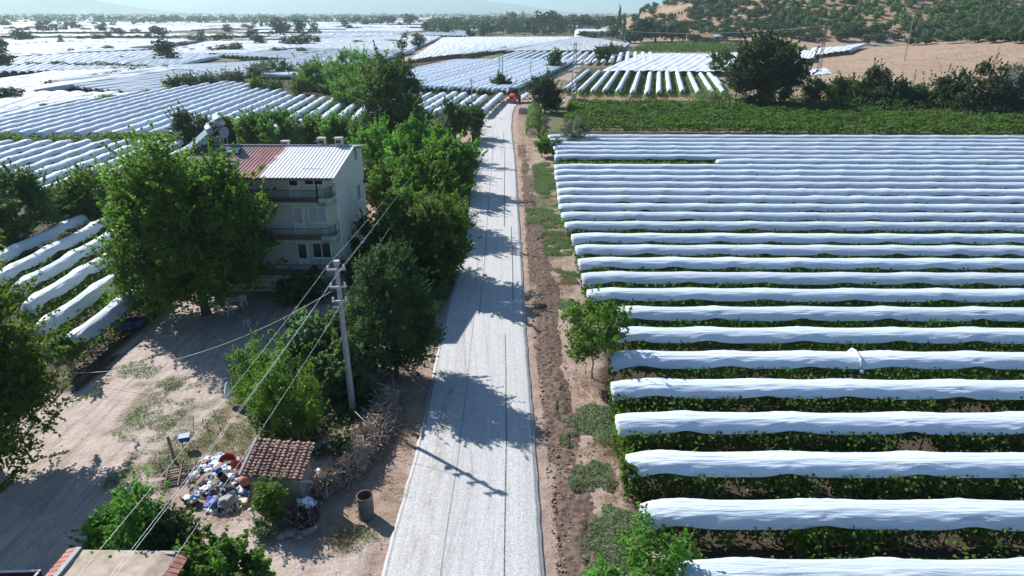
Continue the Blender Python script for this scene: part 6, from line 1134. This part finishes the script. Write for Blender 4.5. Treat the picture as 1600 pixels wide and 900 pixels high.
# trees of the hill: bright pines in rows, dark evergreen shrubs, a dark belt along the foot
def hilltree(px, py, hp, wp, s, label, group, name):
    b = P(px, py)
    if b is None or b[1] > 2500: return
    dp = b[1] * CP + (CH - b[2]) * SP; ftree(b, hp * dp / FPX, wp * dp / FPX, s, label, group, name, 'tree' if s != 'bush' else 'shrub', False)
rng = np.random.default_rng(55); got = []
def spread(n, fx, fy, r, ok):
    out = []
    for _ in range(n * 12):
        px, py = rng.uniform(*fx), rng.uniform(*fy)
        if ok(px, py) and all((px - a) ** 2 + ((py - b) * 1.5) ** 2 > r * r for a, b in out): out.append((px, py))
        if len(out) >= n: break
    return out
for px, py in spread(210, (1205, 1640), (-6, 54), 8, lambda x, y: y < 30 + (x - 1215) * .12 + 10 and x + y * .4 > 1225): hilltree(px, py, rng.uniform(12, 19), rng.uniform(9, 15), 'pine', 'bright green pine of the plantation on the hill slope', 'pines of the hill slope', 'pine_tree')
for px, py in spread(60, (1065, 1330), (-4, 48), 10, lambda x, y: y > 2 + max(0, 1110 - x) * .3 and fbm(np.array([x * .02]), np.array([y * .06]), 5)[0] > .36): hilltree(px, py, rng.uniform(7, 13), rng.uniform(11, 24), 'bush', 'dark evergreen shrub on the straw-coloured hill slope', 'shrubs of the hill slope', 'hill_shrub')
for px, py in spread(150, (925, 1235), (1, 62), 6.5, lambda x, y: P(x, y) is not None and P(x, y)[1] > 440 and P(x, y)[1] < 1500 and fbm(np.array([x * .03]), np.array([y * .07]), 15)[0] > .38): hilltree(px, py, rng.uniform(7, 13), rng.uniform(9, 20), 'bush', 'dark shrub on the low spur above the farmhouse', 'shrubs of the low spur', 'spur_shrub')
for px, py in spread(52, (1225, 1640), (46, 72), 9, lambda x, y: abs(y - 62 - (x > 1450) * -4) < 12): hilltree(px, py, rng.uniform(13, 22), rng.uniform(17, 30), 'bush', 'dark dense shrub of the belt along the hill foot', 'shrubs of the hill foot belt', 'hill_shrub')
for px, py in spread(60, (1440, 1640), (20, 66), 9, lambda x, y: True): hilltree(px, py, rng.uniform(15, 21), rng.uniform(13, 20), 'pine', 'dense green pine on the upper corner of the hill', 'pines of the hill corner', 'pine_tree')
for px in range(1050, 1130, 5): hilltree(px, 26 - (px - 1050) * .33 + 2, 7, 4 + px % 3, 'cone' if px % 2 else 'pine', 'small pointed tree on the skyline of the hill', 'skyline trees of the hill', 'skyline_tree')
# dry tussocks on the mound and hill
def tuss(n, fx, fy, leaf, h, seed):
    rng = np.random.default_rng(seed); Cs = []
    for _ in range(n):
        b = P(rng.uniform(*fx), rng.uniform(*fy))
        if b and b[1] < 1500: r = rng.uniform(.3, 1.1); k = 12; Cs.append(np.array(b) + np.stack([rng.normal(size=k) * r, rng.normal(size=k) * r, h * rng.random(k)], -1))
    C = np.vstack(Cs); return tag(link('dry_grass', leafmesh('dry_grass', C, rng.normal(size=(len(C), 3)) + [0, 0, .4], np.full(len(C), leaf), rng.random(len(C)), L_DRY, rng, .3)), 'dry grass tussocks on the straw-coloured slopes', 'grass', None, 'stuff')
tuss(420, (1240, 1610), (66, 180), .5, .5, 4)
# ------------------------------------------------------------------ far mountains and haze
def ridge(y0, pts, depth, name):
    px = np.array([p[0] for p in pts]); py = np.array([p[1] for p in pts]); X = np.linspace((px[0] - 800) / FPX * y0 * 1.0, (px[-1] - 800) / FPX * y0, 120); n = 26; V = []
    pxs = 800 + X / y0 * FPX
    for j in range(n):
        t = j / (n - 1); prof = math.sin(PI * t) ** .8 if t < .5 else 1 - .9 * (t - .5) * 2
        for i, x in enumerate(X):
            top = CH + (YH - np.interp(pxs[i], px, py)) / FPX * y0 * 1.085; z = max(0, top) * prof; z = z * (1 + .35 * (float(fbm(x * .0016, (y0 + t * depth) * .0016, 91)) - .47)) if 0 < t < .97 else z
            V.append((x, y0 - depth * .5 + depth * t, z - 2))
    m = len(X); F = [(j * m + i, j * m + i + 1, (j + 1) * m + i + 1, (j + 1) * m + i) for j in range(n - 1) for i in range(m - 1)]
    tag(link(name, mesh(name, V, np.array(F), simple('mountain_scrub', (.10, .11, .07), .95, var=.45, scale=.004, world=True, dirt=(.26, .21, .15)), True)), kind='structure')
ridge(6500, [(-350, 10), (-150, -8), (30, -16), (120, -6), (180, 0), (230, 9), (275, 16), (310, 19)], 2400, 'mountain')
ridge(11500, [(-200, 10), (150, -12), (330, -8), (420, -2), (560, -4), (690, -1), (760, 4), (820, 11), (870, 17), (900, 20)], 3000, 'mountain_far'); bpy.data.objects['mountain_far'].name = 'mountain.001'
hz = MB(); hz.b2((-11800, -140, -4), (11800, 16800, 700)); 
m = bpy.data.materials.new('air'); m.use_nodes = True; nt = m.node_tree; nt.nodes.remove(nt.nodes['Principled BSDF']); pv = nt.nodes.new('ShaderNodeVolumePrincipled')
pv.inputs['Color'].default_value = (.72, .97, 1., 1); pv.inputs['Density'].default_value = 1.55e-4; pv.inputs['Anisotropy'].default_value = .35; nt.links.new(pv.outputs[0], nt.nodes['Material Output'].inputs['Volume'])
tag(hz.build('haze', m), kind='stuff')
